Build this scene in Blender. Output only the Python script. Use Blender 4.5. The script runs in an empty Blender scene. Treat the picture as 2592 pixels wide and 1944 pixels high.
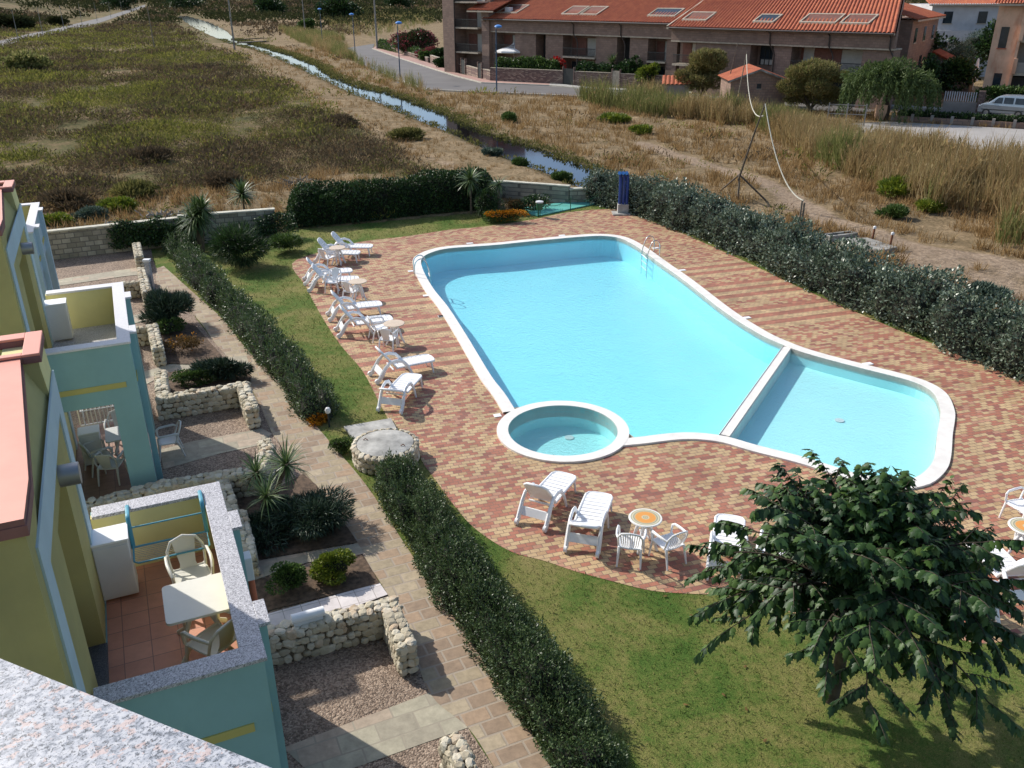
import bpy, math, random
import numpy as np
from mathutils import Vector, Matrix
from mathutils.geometry import tessellate_polygon
random.seed(7); RNG=np.random.default_rng(7)
SC=bpy.context.scene; COL=SC.collection
# ------------------------------------------------------------ camera
PITCH,ROLL,CAMH=.4253,-.0049,10.52
def _basis():
    p,r=PITCH,ROLL
    F=np.array([0,math.cos(p),-math.sin(p)]);R=np.array([1.,0,0]);U=np.array([0,math.sin(p),math.cos(p)])
    return R*math.cos(r)+U*math.sin(r),-R*math.sin(r)+U*math.cos(r),F
CR,CU,CF=_basis()
cam=bpy.data.cameras.new("camera"); cob=bpy.data.objects.new("camera",cam); COL.objects.link(cob)
M=Matrix(((CR[0],CU[0],-CF[0],0),(CR[1],CU[1],-CF[1],0),(CR[2],CU[2],-CF[2],CAMH),(0,0,0,1)))
cob.matrix_world=M; cam.sensor_width=36; cam.lens=36*2200/2592; cam.clip_end=6000; cam.clip_start=.05
SC.camera=cob
# ------------------------------------------------------------ light
SUN_AZ,SUN_EL=math.radians(145.5),math.radians(38.5)
w=bpy.data.worlds.new("World"); SC.world=w; w.use_nodes=True
nt=w.node_tree; nt.nodes.clear()
sky=nt.nodes.new('ShaderNodeTexSky'); sky.sky_type='NISHITA'; sky.sun_disc=False
sky.sun_elevation=SUN_EL; sky.sun_rotation=math.radians(90)-SUN_AZ
sky.air_density=1.0; sky.dust_density=1.5
bg=nt.nodes.new('ShaderNodeBackground'); bg.inputs[1].default_value=.15
wo=nt.nodes.new('ShaderNodeOutputWorld')
nt.links.new(sky.outputs[0],bg.inputs[0]); nt.links.new(bg.outputs[0],wo.inputs[0])
sl=bpy.data.lights.new("sun",'SUN'); sl.energy=4.3; sl.angle=math.radians(.5); sl.color=(1,.95,.87)
so=bpy.data.objects.new("sun",sl); COL.objects.link(so)
sd=Vector((math.cos(SUN_AZ)*math.cos(SUN_EL),math.sin(SUN_AZ)*math.cos(SUN_EL),math.sin(SUN_EL)))
so.rotation_euler=sd.to_track_quat('Z','Y').to_euler()
SC.view_settings.view_transform='Standard'; SC.view_settings.look='None'; SC.view_settings.gamma=1; SC.view_settings.exposure=.14
SC.cycles.max_bounces=6; SC.cycles.transparent_max_bounces=12
SC.cycles.caustics_reflective=False; SC.cycles.caustics_refractive=False
# ------------------------------------------------------------ surveying: sight line through a point of the survey plan, met with a level z
SV=2592/2212
def at(x,y,z=0.):
    u=(x*SV-1296)/2200;v=-(y*SV-972)/2200
    d=CR*u+CU*v+CF; t=(z-CAMH)/d[2]
    return (float(d[0]*t),float(d[1]*t))
def zr(ox,oy,s):
    return lambda x,y,z=0.: at((ox+x/s)/SV,(oy+y/s)/SV,z)
zA=zr(740,560,5.53); zB=zr(850,780,5.53); zC=zr(1240,1000,5.53); zD=zr(1200,950,2.766)
zE=zr(1650,1100,1.966); zF=zr(1150,400,3.318); zG=zr(1692,350,2.458); zH=zr(1692,0,2.458)
zI=zr(850,0,2.458); zJ=zr(0,0,2.458); z4=zr(0,450,3.016); z5=zr(0,900,3.016); z6=zr(0,1394,2.458)
zK=zr(600,1100,1.966); zL=zr(2192,1200,4.1475); zM=zr(550,450,2.553)
TA=math.atan2(.4063,.914)   # heading of the row of flats
def TS(t,s,z=0): return (t*math.cos(TA)-s*math.sin(TA), t*math.sin(TA)+s*math.cos(TA), z)
def to_ts(p): return (p[0]*math.cos(TA)+p[1]*math.sin(TA), -p[0]*math.sin(TA)+p[1]*math.cos(TA))
# ------------------------------------------------------------ mesh helpers
class MB:
    def __init__(s): s.v=[];s.f=[];s.m=[]
    def add(s,vs,fs,m=0):
        o=len(s.v); s.v.extend([tuple(map(float,a)) for a in vs]); s.f.extend([tuple(i+o for i in f) for f in fs]); s.m.extend([m]*len(fs)); return s
    def box(s,x0,x1,y0,y1,z0,z1,m=0,rot=0,c=None):
        vs=[(x,y,z) for z in (z0,z1) for y in (y0,y1) for x in (x0,x1)]
        if rot:
            cx,cy=c or ((x0+x1)/2,(y0+y1)/2);ca,sa=math.cos(rot),math.sin(rot)
            vs=[(cx+(x-cx)*ca-(y-cy)*sa,cy+(x-cx)*sa+(y-cy)*ca,z) for x,y,z in vs]
        return s.add(vs,[(0,2,3,1),(4,5,7,6),(0,1,5,4),(2,6,7,3),(0,4,6,2),(1,3,7,5)],m)
    def tube(s,pts,r,n=8,m=0,caps=True,flat=1.):
        pts=[Vector(p) for p in pts]; rs=r if hasattr(r,'__len__') else [r]*len(pts)
        rings=[];prev=None
        for i,p in enumerate(pts):
            d=(pts[min(i+1,len(pts)-1)]-pts[max(i-1,0)]).normalized()
            if prev is None:
                a=Vector((0,0,1)) if abs(d.z)<.9 else Vector((1,0,0)); x=d.cross(a).normalized()
            else:
                x=(prev-d*prev.dot(d)); x=x.normalized() if x.length>1e-6 else d.orthogonal().normalized()
            prev=x;y=d.cross(x)
            rings.append([p+(x*math.cos(2*math.pi*k/n)+y*flat*math.sin(2*math.pi*k/n))*rs[i] for k in range(n)])
        vs=[v for R in rings for v in R];fs=[]
        for i in range(len(pts)-1):
            for k in range(n): fs.append((i*n+k,i*n+(k+1)%n,(i+1)*n+(k+1)%n,(i+1)*n+k))
        if caps: fs.append(tuple(range(n))[::-1]); fs.append(tuple((len(pts)-1)*n+k for k in range(n)))
        return s.add(vs,fs,m)
    def lathe(s,prof,n=24,m=0,c=(0,0,0)):
        vs=[(c[0]+r*math.cos(2*math.pi*k/n),c[1]+r*math.sin(2*math.pi*k/n),c[2]+z) for r,z in prof for k in range(n)];fs=[]
        for i in range(len(prof)-1):
            for k in range(n): fs.append((i*n+k,i*n+(k+1)%n,(i+1)*n+(k+1)%n,(i+1)*n+k))
        if prof[0][0]>1e-5: fs.append(tuple(range(n))[::-1])
        if prof[-1][0]>1e-5: fs.append(tuple((len(prof)-1)*n+k for k in range(n)))
        return s.add(vs,fs,m)
    def prism(s,poly,z0,z1,m=0,top=True,side=None,bottom=False):
        n=len(poly)
        a=sum(poly[i][0]*poly[(i+1)%n][1]-poly[(i+1)%n][0]*poly[i][1] for i in range(n))
        if a<0: poly=poly[::-1]
        vs=[(p[0],p[1],z0) for p in poly]+[(p[0],p[1],z1) for p in poly]
        s.add(vs,[(i,(i+1)%n,n+(i+1)%n,n+i) for i in range(n)],side if side is not None else m)
        if top: s.sheet(poly,z1,m)
        if bottom: s.sheet(poly,z0,m,flip=True)
        return s
    def sheet(s,poly,z,m=0,holes=(),flip=False):
        loops=[[Vector((p[0],p[1],0)) for p in poly]]+[[Vector((p[0],p[1],0)) for p in h] for h in holes]
        tr=tessellate_polygon(loops); fl=[v for L in loops for v in L]; fs=[]
        for t in tr:
            a,b,c=[fl[i] for i in t]
            up=(b-a).cross(c-a).z>0
            fs.append(tuple(t) if up!=flip else tuple(t)[::-1])
        return s.add([(v.x,v.y,z) for v in fl],fs,m)
    def wallquad(s,a,b,z0,z1,m=0):
        return s.add([(a[0],a[1],z0),(b[0],b[1],z0),(b[0],b[1],z1),(a[0],a[1],z1)],[(0,1,2,3)],m)
    def obj(s,name,mats,parent=None,smooth=False,loc=None,bevel=0):
        me=bpy.data.meshes.new(name); me.from_pydata(s.v,[],s.f)
        mats=mats if isinstance(mats,(list,tuple)) else [mats]
        for q in mats: me.materials.append(q)
        if len(mats)>1: me.polygons.foreach_set('material_index',s.m)
        if smooth:
            me.polygons.foreach_set('use_smooth',[True]*len(me.polygons))
            try: me.set_sharp_from_angle(angle=math.radians(40))
            except Exception: pass
        me.update()
        o=bpy.data.objects.new(name,me); COL.objects.link(o)
        if parent: o.parent=parent
        if loc: o.location=loc
        if bevel:
            b=o.modifiers.new('b','BEVEL');b.width=bevel;b.segments=2;b.limit_method='ANGLE'
        return o
def tag(o,label=None,cat=None,group=None,kind=None):
    if label:o['label']=label
    if cat:o['category']=cat
    if group:o['group']=group
    if kind:o['kind']=kind
    return o
def empty(name,loc,rz=0,label=None,cat=None,group=None):
    o=bpy.data.objects.new(name,None);COL.objects.link(o);o.location=loc if len(loc)==3 else (loc[0],loc[1],0);o.rotation_euler=(0,0,rz)
    o.empty_display_size=.1
    return tag(o,label,cat,group)
def struct(mb,name,mats,**k):
    o=mb.obj(name,mats,**k);o['kind']='structure';return o
KIDS={}
def copy_tree(o,parent=None):
    c=o.copy();COL.objects.link(c);c.parent=parent
    if parent is not None: c.matrix_parent_inverse=o.matrix_parent_inverse.copy()
    for ch in [q for q in KIDLIST if q.parent==o]:
        copy_tree(ch,c)
    return c
KIDLIST=[]
def proto_kids(root):
    "all descendants of a thing, remembered for copying"
    def rec(o):
        for q in bpy.data.objects:
            if q.parent==o: KIDLIST.append(q);rec(q)
    rec(root)
def smooth_loop(pts,n=6,closed=True):
    P=[np.array(p[:2],float) for p in pts];out=[];N=len(P)
    for i in range(N if closed else N-1):
        a,b,c,d=(P[(i-1)%N],P[i],P[(i+1)%N],P[(i+2)%N]) if closed else (P[max(i-1,0)],P[i],P[i+1],P[min(i+2,N-1)])
        for k in range(n):
            t=k/n
            out.append(tuple(.5*((2*b)+(-a+c)*t+(2*a-5*b+4*c-d)*t*t+(-a+3*b-3*c+d)*t**3)))
    if not closed: out.append(tuple(P[-1]))
    return out
def resample(pts,step,closed=True):
    P=[np.array(p[:2]) for p in pts]
    if closed:P=P+[P[0]]
    L=[0]
    for i in range(1,len(P)):L.append(L[-1]+float(np.hypot(*(P[i]-P[i-1]))))
    n=max(2,int(L[-1]/step));xs=np.linspace(0,L[-1],n+1)
    A=np.array(P);o=np.stack([np.interp(xs,L,A[:,0]),np.interp(xs,L,A[:,1])],1)
    return [tuple(q) for q in (o[:-1] if closed else o)]
def offset_loop(pts,d):
    "positive d = inwards for ccw loops"
    n=len(pts);P=np.array([p[:2] for p in pts]);a=np.roll(P,-1,0)-np.roll(P,1,0);a/=np.hypot(a[:,0],a[:,1])[:,None]
    ar=.5*np.sum(P[:,0]*np.roll(P[:,1],-1)-np.roll(P[:,0],-1)*P[:,1]);sg=1 if ar>0 else -1
    nn=np.stack([-a[:,1],a[:,0]],1)*sg
    return [tuple(q) for q in P+nn*d]
def inside(P,poly):
    "vectorised point in polygon"
    P=np.asarray(P);x,y=P[:,0],P[:,1];r=np.zeros(len(P),bool);n=len(poly);j=n-1
    for i in range(n):
        xi,yi=poly[i][:2];xj,yj=poly[j][:2]
        c=((yi>y)!=(yj>y))&(x<(xj-xi)*(y-yi)/((yj-yi) if yj!=yi else 1e-9)+xi);r^=c;j=i
    return r
def dist_poly(P,line,closed=False):
    P=np.asarray(P,float);best=np.full(len(P),1e9);tt=np.zeros(len(P));L=list(line)+([line[0]] if closed else [])
    acc=0
    for a,b in zip(L[:-1],L[1:]):
        a=np.array(a[:2],float);b=np.array(b[:2],float);d=b-a;l2=d@d+1e-12
        t=np.clip(((P-a)@d)/l2,0,1);q=a+t[:,None]*d;e=np.hypot(*(P-q).T)
        k=e<best;best[k]=e[k];tt[k]=(acc+t)[k];acc+=1
    return best,tt
# ------------------------------------------------------------ materials
def NT(name):
    m=bpy.data.materials.new(name);m.use_nodes=True;t=m.node_tree;b=t.nodes['Principled BSDF'];return m,t,b
def nn(t,k,**kw):
    n=t.nodes.new(k)
    for a,b in kw.items(): setattr(n,a,b)
    return n
def pos(t,scale=None,rot=0,obj=False):
    if obj: c=nn(t,'ShaderNodeTexCoord').outputs['Object']
    else: c=nn(t,'ShaderNodeNewGeometry').outputs['Position']
    if scale or rot:
        mp=nn(t,'ShaderNodeMapping');mp.vector_type='POINT'
        mp.inputs['Rotation'].default_value=(0,0,rot)
        if scale: mp.inputs['Scale'].default_value=scale if hasattr(scale,'__len__') else (scale,)*3
        t.links.new(c,mp.inputs[0]);c=mp.outputs[0]
    return c
def noise(t,vec,scale,detail=4,rough=.6,dist=0):
    n=nn(t,'ShaderNodeTexNoise');n.inputs['Scale'].default_value=scale;n.inputs['Detail'].default_value=detail;n.inputs['Roughness'].default_value=rough
    n.inputs['Distortion'].default_value=dist
    if vec: t.links.new(vec,n.inputs['Vector'])
    return n.outputs['Fac']
def ramp(t,fac,stops,const=False):
    r=nn(t,'ShaderNodeValToRGB');e=r.color_ramp.elements
    if const:r.color_ramp.interpolation='CONSTANT'
    while len(e)<len(stops):e.new(.5)
    for i,(p,c) in enumerate(stops):
        e[i].position=p;e[i].color=(*c,1) if len(c)==3 else c
    t.links.new(fac,r.inputs[0]);return r.outputs[0]
def mix(t,f,a,b,mode='MIX'):
    m=nn(t,'ShaderNodeMix',data_type='RGBA',blend_type=mode)
    for s,v in ((m.inputs[0],f),(m.inputs[6],a),(m.inputs[7],b)):
        if isinstance(v,(int,float)): s.default_value=v
        elif isinstance(v,tuple): s.default_value=(*v,1) if len(v)==3 else v
        else: t.links.new(v,s)
    return m.outputs[2]
def math_(t,op,a,b=0.,c=None,clamp=False):
    m=nn(t,'ShaderNodeMath',operation=op);m.use_clamp=clamp
    for i,v in enumerate((a,b)+((c,) if c is not None else ())):
        if isinstance(v,(int,float)): m.inputs[i].default_value=v
        else: t.links.new(v,m.inputs[i])
    return m.outputs[0]
def bump(t,b,h,strength=.3,dist=.02):
    n=nn(t,'ShaderNodeBump');n.inputs['Strength'].default_value=strength;n.inputs['Distance'].default_value=dist
    t.links.new(h,n.inputs['Height']);t.links.new(n.outputs[0],b.inputs['Normal'])
def simple(name,col,rough=.6,var=.12,scale=3.,metal=0,spec=.5,bmp=0,bscale=40,obj=False,dirt=None):
    m,t,b=NT(name);p=pos(t,obj=obj)
    f=noise(t,p,scale,5)
    c2=tuple(max(0,x*(1-var*2)) for x in col);c3=tuple(min(1,x*(1+var)) for x in col)
    c=ramp(t,f,[(.3,c2),(.7,c3)])
    if dirt:
        d=noise(t,pos(t,scale=(1,1,.25)),dirt[1],6,.7);k=math_(t,'MULTIPLY',math_(t,'SUBTRACT',d,dirt[2],clamp=True),dirt[3],clamp=True)
        c=mix(t,k,c,dirt[0])
    t.links.new(c,b.inputs['Base Color']);b.inputs['Roughness'].default_value=rough;b.inputs['Metallic'].default_value=metal
    b.inputs['Specular IOR Level'].default_value=spec
    if bmp: bump(t,b,noise(t,p,bscale,4),bmp,.01)
    return m
def leafmat(name,cols,rough=.5,spec=.4,trans=.25,clump=1.2):
    "cols: dark .. light; each leaf its own tone"
    m,t,b=NT(name);g=nn(t,'ShaderNodeNewGeometry')
    n=noise(t,g.outputs['Position'],clump,3)
    f=math_(t,'ADD',math_(t,'MULTIPLY',g.outputs['Random Per Island'],.6),math_(t,'MULTIPLY',n,.55))
    st=[(.15+.75*i/(len(cols)-1),c) for i,c in enumerate(cols)]
    c=ramp(t,f,st);t.links.new(c,b.inputs['Base Color']);b.inputs['Roughness'].default_value=rough;b.inputs['Specular IOR Level'].default_value=spec
    if trans:
        tr=nn(t,'ShaderNodeBsdfTranslucent');t.links.new(c,tr.inputs[0]);mx=nn(t,'ShaderNodeMixShader');mx.inputs[0].default_value=trans
        t.links.new(b.outputs[0],mx.inputs[1]);t.links.new(tr.outputs[0],mx.inputs[2]);t.links.new(mx.outputs[0],t.nodes['Material Output'].inputs[0])
    return m
def brickmat(name,bw,bh,stops,mortar,rot=0,ms=.01,rough=.8,vert=False,noisec=None,bmp=.4,offset=.5,obj=False,squash=None,xoff=(0,0)):
    m,t,b=NT(name)
    if vert:   # vertical walls: run along horizontal distance, rows in z
        p=pos(t,obj=obj);mp=nn(t,'ShaderNodeMapping');mp.inputs['Rotation'].default_value=(0,0,rot);t.links.new(p,mp.inputs[0])
        s=nn(t,'ShaderNodeSeparateXYZ');t.links.new(mp.outputs[0],s.inputs[0]);c=nn(t,'ShaderNodeCombineXYZ')
        t.links.new(math_(t,'ADD',s.outputs[0],s.outputs[1]),c.inputs[0]);t.links.new(s.outputs[2],c.inputs[1]);v=c.outputs[0]
    else: v=pos(t,scale=(1,1,1),rot=rot,obj=obj)
    br=nn(t,'ShaderNodeTexBrick');br.offset=offset;br.inputs['Color1'].default_value=(0,0,0,1);br.inputs['Color2'].default_value=(1,1,1,1);br.inputs['Mortar'].default_value=(.5,.5,.5,1)
    br.inputs['Scale'].default_value=1;br.inputs['Brick Width'].default_value=bw;br.inputs['Row Height'].default_value=bh;br.inputs['Mortar Size'].default_value=ms;br.inputs['Mortar Smooth'].default_value=.3
    t.links.new(v,br.inputs['Vector'])
    c=ramp(t,br.outputs['Color'],stops,const=len(stops)>2)
    nz=noise(t,pos(t,obj=obj),noisec or 2.,6,.7)
    c=mix(t,.5,c,mix(t,1.,c,ramp(t,nz,[(.3,(.45,.45,.45)),(.7,(1.3,1.3,1.3))]),'MULTIPLY'))
    c=mix(t,br.outputs['Fac'],c,mortar)
    t.links.new(c,b.inputs['Base Color']);b.inputs['Roughness'].default_value=rough
    h=math_(t,'SUBTRACT',math_(t,'MULTIPLY',noise(t,pos(t),25,5),.4),br.outputs['Fac']);bump(t,b,h,bmp,.012)
    return m,t,b,br,c
# ================================================================ materials of the place
RED=(.38,.15,.095);DRED=(.28,.11,.08);TAN=(.50,.35,.19);PINK=(.44,.235,.15)
def paver_mat():
    m,t,b=NT('pavers');v=pos(t,rot=-.306)
    wob=noise(t,pos(t),.35,2)
    br=nn(t,'ShaderNodeTexBrick');br.offset=.5
    for k,val in (('Scale',1),('Brick Width',.205),('Row Height',.125),('Mortar Size',.007),('Mortar Smooth',.2)):br.inputs[k].default_value=val
    br.inputs['Color1'].default_value=(0,0,0,1);br.inputs['Color2'].default_value=(1,1,1,1);br.inputs['Mortar'].default_value=(.5,)*3+(1,)
    t.links.new(v,br.inputs['Vector'])
    mixed=ramp(t,br.outputs['Color'],[(0,RED),(.20,PINK),(.30,TAN),(.42,DRED),(.50,TAN),(.66,(.42,.27,.14)),(.76,RED),(.88,TAN)],const=True)
    s=nn(t,'ShaderNodeSeparateXYZ');t.links.new(v,s.inputs[0]);vv=s.outputs[1]
    zone=0;par=0
    for z0,k in ((23.76,6),(26.66,6),(29.6,5)):
        # snap to rows of .135
        i=math_(t,'MULTIPLY',math_(t,'GREATER_THAN',vv,z0),math_(t,'LESS_THAN',vv,z0+k*.35))
        p=math_(t,'MULTIPLY',i,math_(t,'GREATER_THAN',math_(t,'FLOORED_MODULO',math_(t,'DIVIDE',math_(t,'SUBTRACT',vv,z0),.35),2.),1.))
        zone=i if zone==0 else math_(t,'ADD',zone,i); par=p if par==0 else math_(t,'ADD',par,p)
    tone=ramp(t,br.outputs['Color'],[(0,(.75,.75,.75)),(1,(1.2,1.2,1.2))])
    stripe=mix(t,1.,mix(t,par,TAN,RED),tone,'MULTIPLY')
    c=mix(t,zone,mixed,stripe)
    nz=noise(t,pos(t),.8,6,.7);c=mix(t,.7,c,mix(t,1.,c,ramp(t,nz,[(.3,(.62,.62,.62)),(.7,(1.25,1.25,1.25))]),'MULTIPLY'))
    fine=noise(t,pos(t),30,4,.7);c=mix(t,.5,c,mix(t,1.,c,ramp(t,fine,[(.3,(.6,.6,.6)),(.7,(1.3,1.3,1.3))]),'MULTIPLY'))
    c=mix(t,br.outputs['Fac'],c,(.17,.11,.08))
    t.links.new(c,b.inputs['Base Color']);b.inputs['Roughness'].default_value=.75
    h=math_(t,'SUBTRACT',math_(t,'MULTIPLY',fine,.3),br.outputs['Fac']);bump(t,b,h,.5,.01);return m
M_paver=paver_mat()
def lawn_mat():
    m,t,b=NT('lawn');p=pos(t)
    a=noise(t,p,.55,5,.65,.6);f=noise(t,p,38,3,.8);g2=noise(t,p,6,4,.7)
    q=math_(t,'ADD',math_(t,'MULTIPLY',a,.62),math_(t,'ADD',math_(t,'MULTIPLY',f,.22),math_(t,'MULTIPLY',g2,.22)))
    c=ramp(t,q,[(.40,(.06,.125,.022)),(.49,(.11,.16,.035)),(.56,(.19,.195,.06)),(.68,(.28,.235,.10))])
    sp=ramp(t,noise(t,p,95,2,.8),[(.35,(.55,.55,.5)),(.65,(1.35,1.35,1.3))]);c=mix(t,1.,c,sp,'MULTIPLY')
    t.links.new(c,b.inputs['Base Color']);b.inputs['Roughness'].default_value=.9;b.inputs['Specular IOR Level'].default_value=.15
    bump(t,b,f,.9,.03);return m
M_lawn=lawn_mat()
def gravel_mat():
    m,t,b=NT('gravel');p=pos(t);vo=nn(t,'ShaderNodeTexVoronoi');vo.inputs['Scale'].default_value=34;t.links.new(p,vo.inputs['Vector'])
    s=nn(t,'ShaderNodeSeparateColor');t.links.new(vo.outputs['Color'],s.inputs[0])
    c=ramp(t,s.outputs[0],[(0,(.13,.095,.07)),(.5,(.27,.2,.15)),(1,(.44,.35,.27))])
    c=mix(t,1.,c,ramp(t,noise(t,p,1.2,5),[(.3,(.75,.72,.7)),(.7,(1.15,1.12,1.1))]),'MULTIPLY')
    t.links.new(c,b.inputs['Base Color']);b.inputs['Roughness'].default_value=.9
    bump(t,b,math_(t,'SUBTRACT',1.,vo.outputs['Distance']),.9,.02);return m
M_gravel=gravel_mat()
M_path=brickmat('path_stone',.46,.30,[(0,(.30,.215,.145)),(.35,(.37,.26,.17)),(.6,(.36,.29,.19)),(.82,(.42,.34,.23))],(.34,.28,.215),rot=-TA,ms=.022,noisec=7,bmp=.5)[0]
M_entry=brickmat('entry_slabs',.62,.38,[(0,(.36,.32,.24)),(.4,(.44,.35,.26)),(.7,(.42,.38,.28))],(.33,.29,.22),rot=-TA,ms=.016,noisec=5,bmp=.3)[0]
M_whitetile=brickmat('white_tiles',.34,.34,[(0,(.66,.6,.58)),(1,(.74,.68,.66))],(.36,.32,.3),rot=-TA,ms=.008,offset=0,noisec=1.5,bmp=.15)[0]
M_terra=brickmat('terracotta_tiles',.34,.34,[(0,(.50,.22,.14)),(1,(.60,.28,.18))],(.22,.12,.09),rot=-TA,ms=.006,offset=0,noisec=1.2,bmp=.15,rough=.5)[0]
M_porch=brickmat('porch_tiles',.34,.34,[(0,(.28,.16,.12)),(1,(.36,.21,.15))],(.15,.1,.08),rot=-TA,ms=.006,offset=0,noisec=2,bmp=.15,rough=.6)[0]
M_soil=simple('soil',(.13,.085,.055),.95,.35,9,bmp=.8,bscale=30)
M_coping=simple('pool_coping',(.80,.765,.71),.6,.06,3.,bmp=.1)
def tile_mat(name,a,b_):
    m,t,b=NT(name);p=pos(t);c=ramp(t,noise(t,p,.7,3),[(.3,a),(.7,b_)])
    t.links.new(c,b.inputs['Base Color']);b.inputs['Roughness'].default_value=.35;return m
M_liner=tile_mat('pool_liner',(.31,.79,.90),(.34,.82,.92))
M_liner2=tile_mat('pale_liner',(.48,.84,.85),(.52,.87,.88))
M_step=tile_mat('pale_step',(.65,.88,.9),(.7,.9,.92))
M_band=simple('waterline_band',(.72,.68,.56),.5,.06,2)
def water_mat(name,tint,bs=.12,scale=5.,rough=.03,pw=5.,gc=(1,1,1)):
    m,t,b=NT(name);t.nodes.remove(b)
    tr=nn(t,'ShaderNodeBsdfTransparent');tr.inputs[0].default_value=(*tint,1)
    gl=nn(t,'ShaderNodeBsdfGlossy');gl.inputs['Roughness'].default_value=rough;gl.inputs[0].default_value=(*gc,1)
    lw=nn(t,'ShaderNodeLayerWeight');lw.inputs[0].default_value=.5
    p=pos(t);n1=noise(t,p,scale,4,.6,.5);n2=noise(t,pos(t,scale=(1,1.8,1)),scale*2.6,3,.6,1.)
    bp=nn(t,'ShaderNodeBump');bp.inputs['Strength'].default_value=bs;bp.inputs['Distance'].default_value=.05
    t.links.new(math_(t,'ADD',n1,math_(t,'MULTIPLY',n2,.5)),bp.inputs['Height'])
    t.links.new(bp.outputs[0],gl.inputs['Normal']);t.links.new(bp.outputs[0],lw.inputs['Normal']);fr=math_(t,'ADD',math_(t,'MULTIPLY',math_(t,'POWER',lw.outputs['Facing'],pw),.98),.02)
    mx=nn(t,'ShaderNodeMixShader');t.links.new(fr,mx.inputs[0]);t.links.new(tr.outputs[0],mx.inputs[1]);t.links.new(gl.outputs[0],mx.inputs[2])
    t.links.new(mx.outputs[0],t.nodes['Material Output'].inputs[0]);return m
M_water=water_mat('pool_water',(.86,.985,1.),.45,7)
M_water2=water_mat('spa_water',(.80,.97,.98),.8,9,.05)
M_white=simple('white_resin',(.86,.86,.86),.35,.03,2,spec=.5)
M_cream=simple('cream_resin',(.76,.74,.65),.4,.04,2)
M_grayp=simple('greyed_resin',(.60,.60,.58),.45,.05,2)
M_steel=simple('steel',(.6,.62,.63),.2,.05,3,metal=1)
M_conc=simple('concrete',(.42,.41,.38),.85,.25,3,bmp=.3,bscale=40)
M_concd=simple('weathered_concrete',(.30,.29,.26),.9,.35,2.5,bmp=.4,bscale=30)
M_blue=simple('blue_plastic',(.015,.05,.24),.4,.12,4,dirt=((.10,.13,.2),2.,.5,3))
M_lblue=simple('light_blue_plastic',(.08,.28,.7),.4,.05,4)
M_teal=simple('teal_cover',(.11,.42,.36),.6,.15,1.2)
M_dgreen=simple('green_metal',(.03,.13,.06),.5,.2,5)
M_wood=simple('old_wood',(.13,.105,.08),.9,.35,6,bmp=.4)
M_woodl=simple('pale_pole_wood',(.24,.2,.15),.9,.3,8,bmp=.4)
M_rust=simple('rusty_pipe',(.2,.07,.03),.8,.3,8)
M_rope=simple('rope',(.5,.48,.4),.9,.2,20)
# building paints
def dirty(n,c,r=.75): return simple(n,c,r,.05,1.2,bmp=.12,bscale=90,dirt=(tuple(x*.72 for x in c),1.4,.55,1.6))
M_yel=dirty('yellow_plaster',(.70,.65,.31))
M_blu=dirty('blue_plaster',(.42,.55,.62))
M_teal2=dirty('teal_plaster',(.26,.45,.46))
M_stripe=dirty('yellow_stripe',(.52,.46,.15))
def granite(name,sc,stops,r=.35):
    m,t,b=NT(name);p=pos(t);vo=nn(t,'ShaderNodeTexVoronoi');vo.inputs['Scale'].default_value=sc;t.links.new(mix(t,.04,p,noise(t,p,sc,3)),vo.inputs['Vector'])
    s=nn(t,'ShaderNodeSeparateColor');t.links.new(vo.outputs['Color'],s.inputs[0])
    c=ramp(t,s.outputs[0],stops,const=True)
    c=mix(t,.75,c,mix(t,1.,c,ramp(t,noise(t,p,sc*.35,5,.75),[(.3,(.55,.55,.58)),(.65,(1.25,1.22,1.2))]),'MULTIPLY'))
    t.links.new(c,b.inputs['Base Color']);b.inputs['Roughness'].default_value=r;return m
M_granite=granite('grey_granite',110,[(0,(.12,.12,.13)),(.15,(.3,.3,.32)),(.4,(.5,.5,.53)),(.7,(.62,.62,.65))],.45)
def pink_granite():
    m,t,b=NT('pink_grey_granite');p=pos(t)
    w_=mix(t,.03,p,noise(t,p,60,3))
    a=noise(t,w_,75,4,.65,.4);k=noise(t,w_,150,4,.7,.6);q=noise(t,w_,42,3,.5)
    base=ramp(t,a,[(.36,(.18,.20,.23)),(.45,(.34,.36,.40)),(.55,(.49,.50,.53)),(.7,(.56,.56,.56))])
    base=mix(t,math_(t,'MULTIPLY',math_(t,'GREATER_THAN',q,.60),.6),base,(.60,.42,.36))
    base=mix(t,math_(t,'MULTIPLY',math_(t,'LESS_THAN',k,.43),.9),base,(.06,.07,.08))
    t.links.new(base,b.inputs['Base Color']);b.inputs['Roughness'].default_value=.3;return m
M_pinkgr=pink_granite()
M_dgranite=granite('dark_granite',120,[(0,(.05,.06,.07)),(.5,(.09,.1,.11)),(.8,(.16,.17,.19))],.4)
M_salmon=simple('salmon_flashing',(.72,.29,.21),.45,.05,2)
M_fascia=simple('fascia',(.22,.10,.09),.7,.1,4)
M_brass=simple('lamp_grey',(.35,.36,.38),.35,.05,3,metal=.6)
M_glass=simple('dark_glass',(.03,.04,.05),.08,.2,2)
M_pot=simple('terracotta_pipe',(.45,.13,.07),.5,.1,3)
M_cabinet=simple('white_cabinet',(.70,.70,.70),.5,.04,1.5)
M_rackblue=simple('rack_blue',(.08,.32,.42),.4,.05,4)
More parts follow.
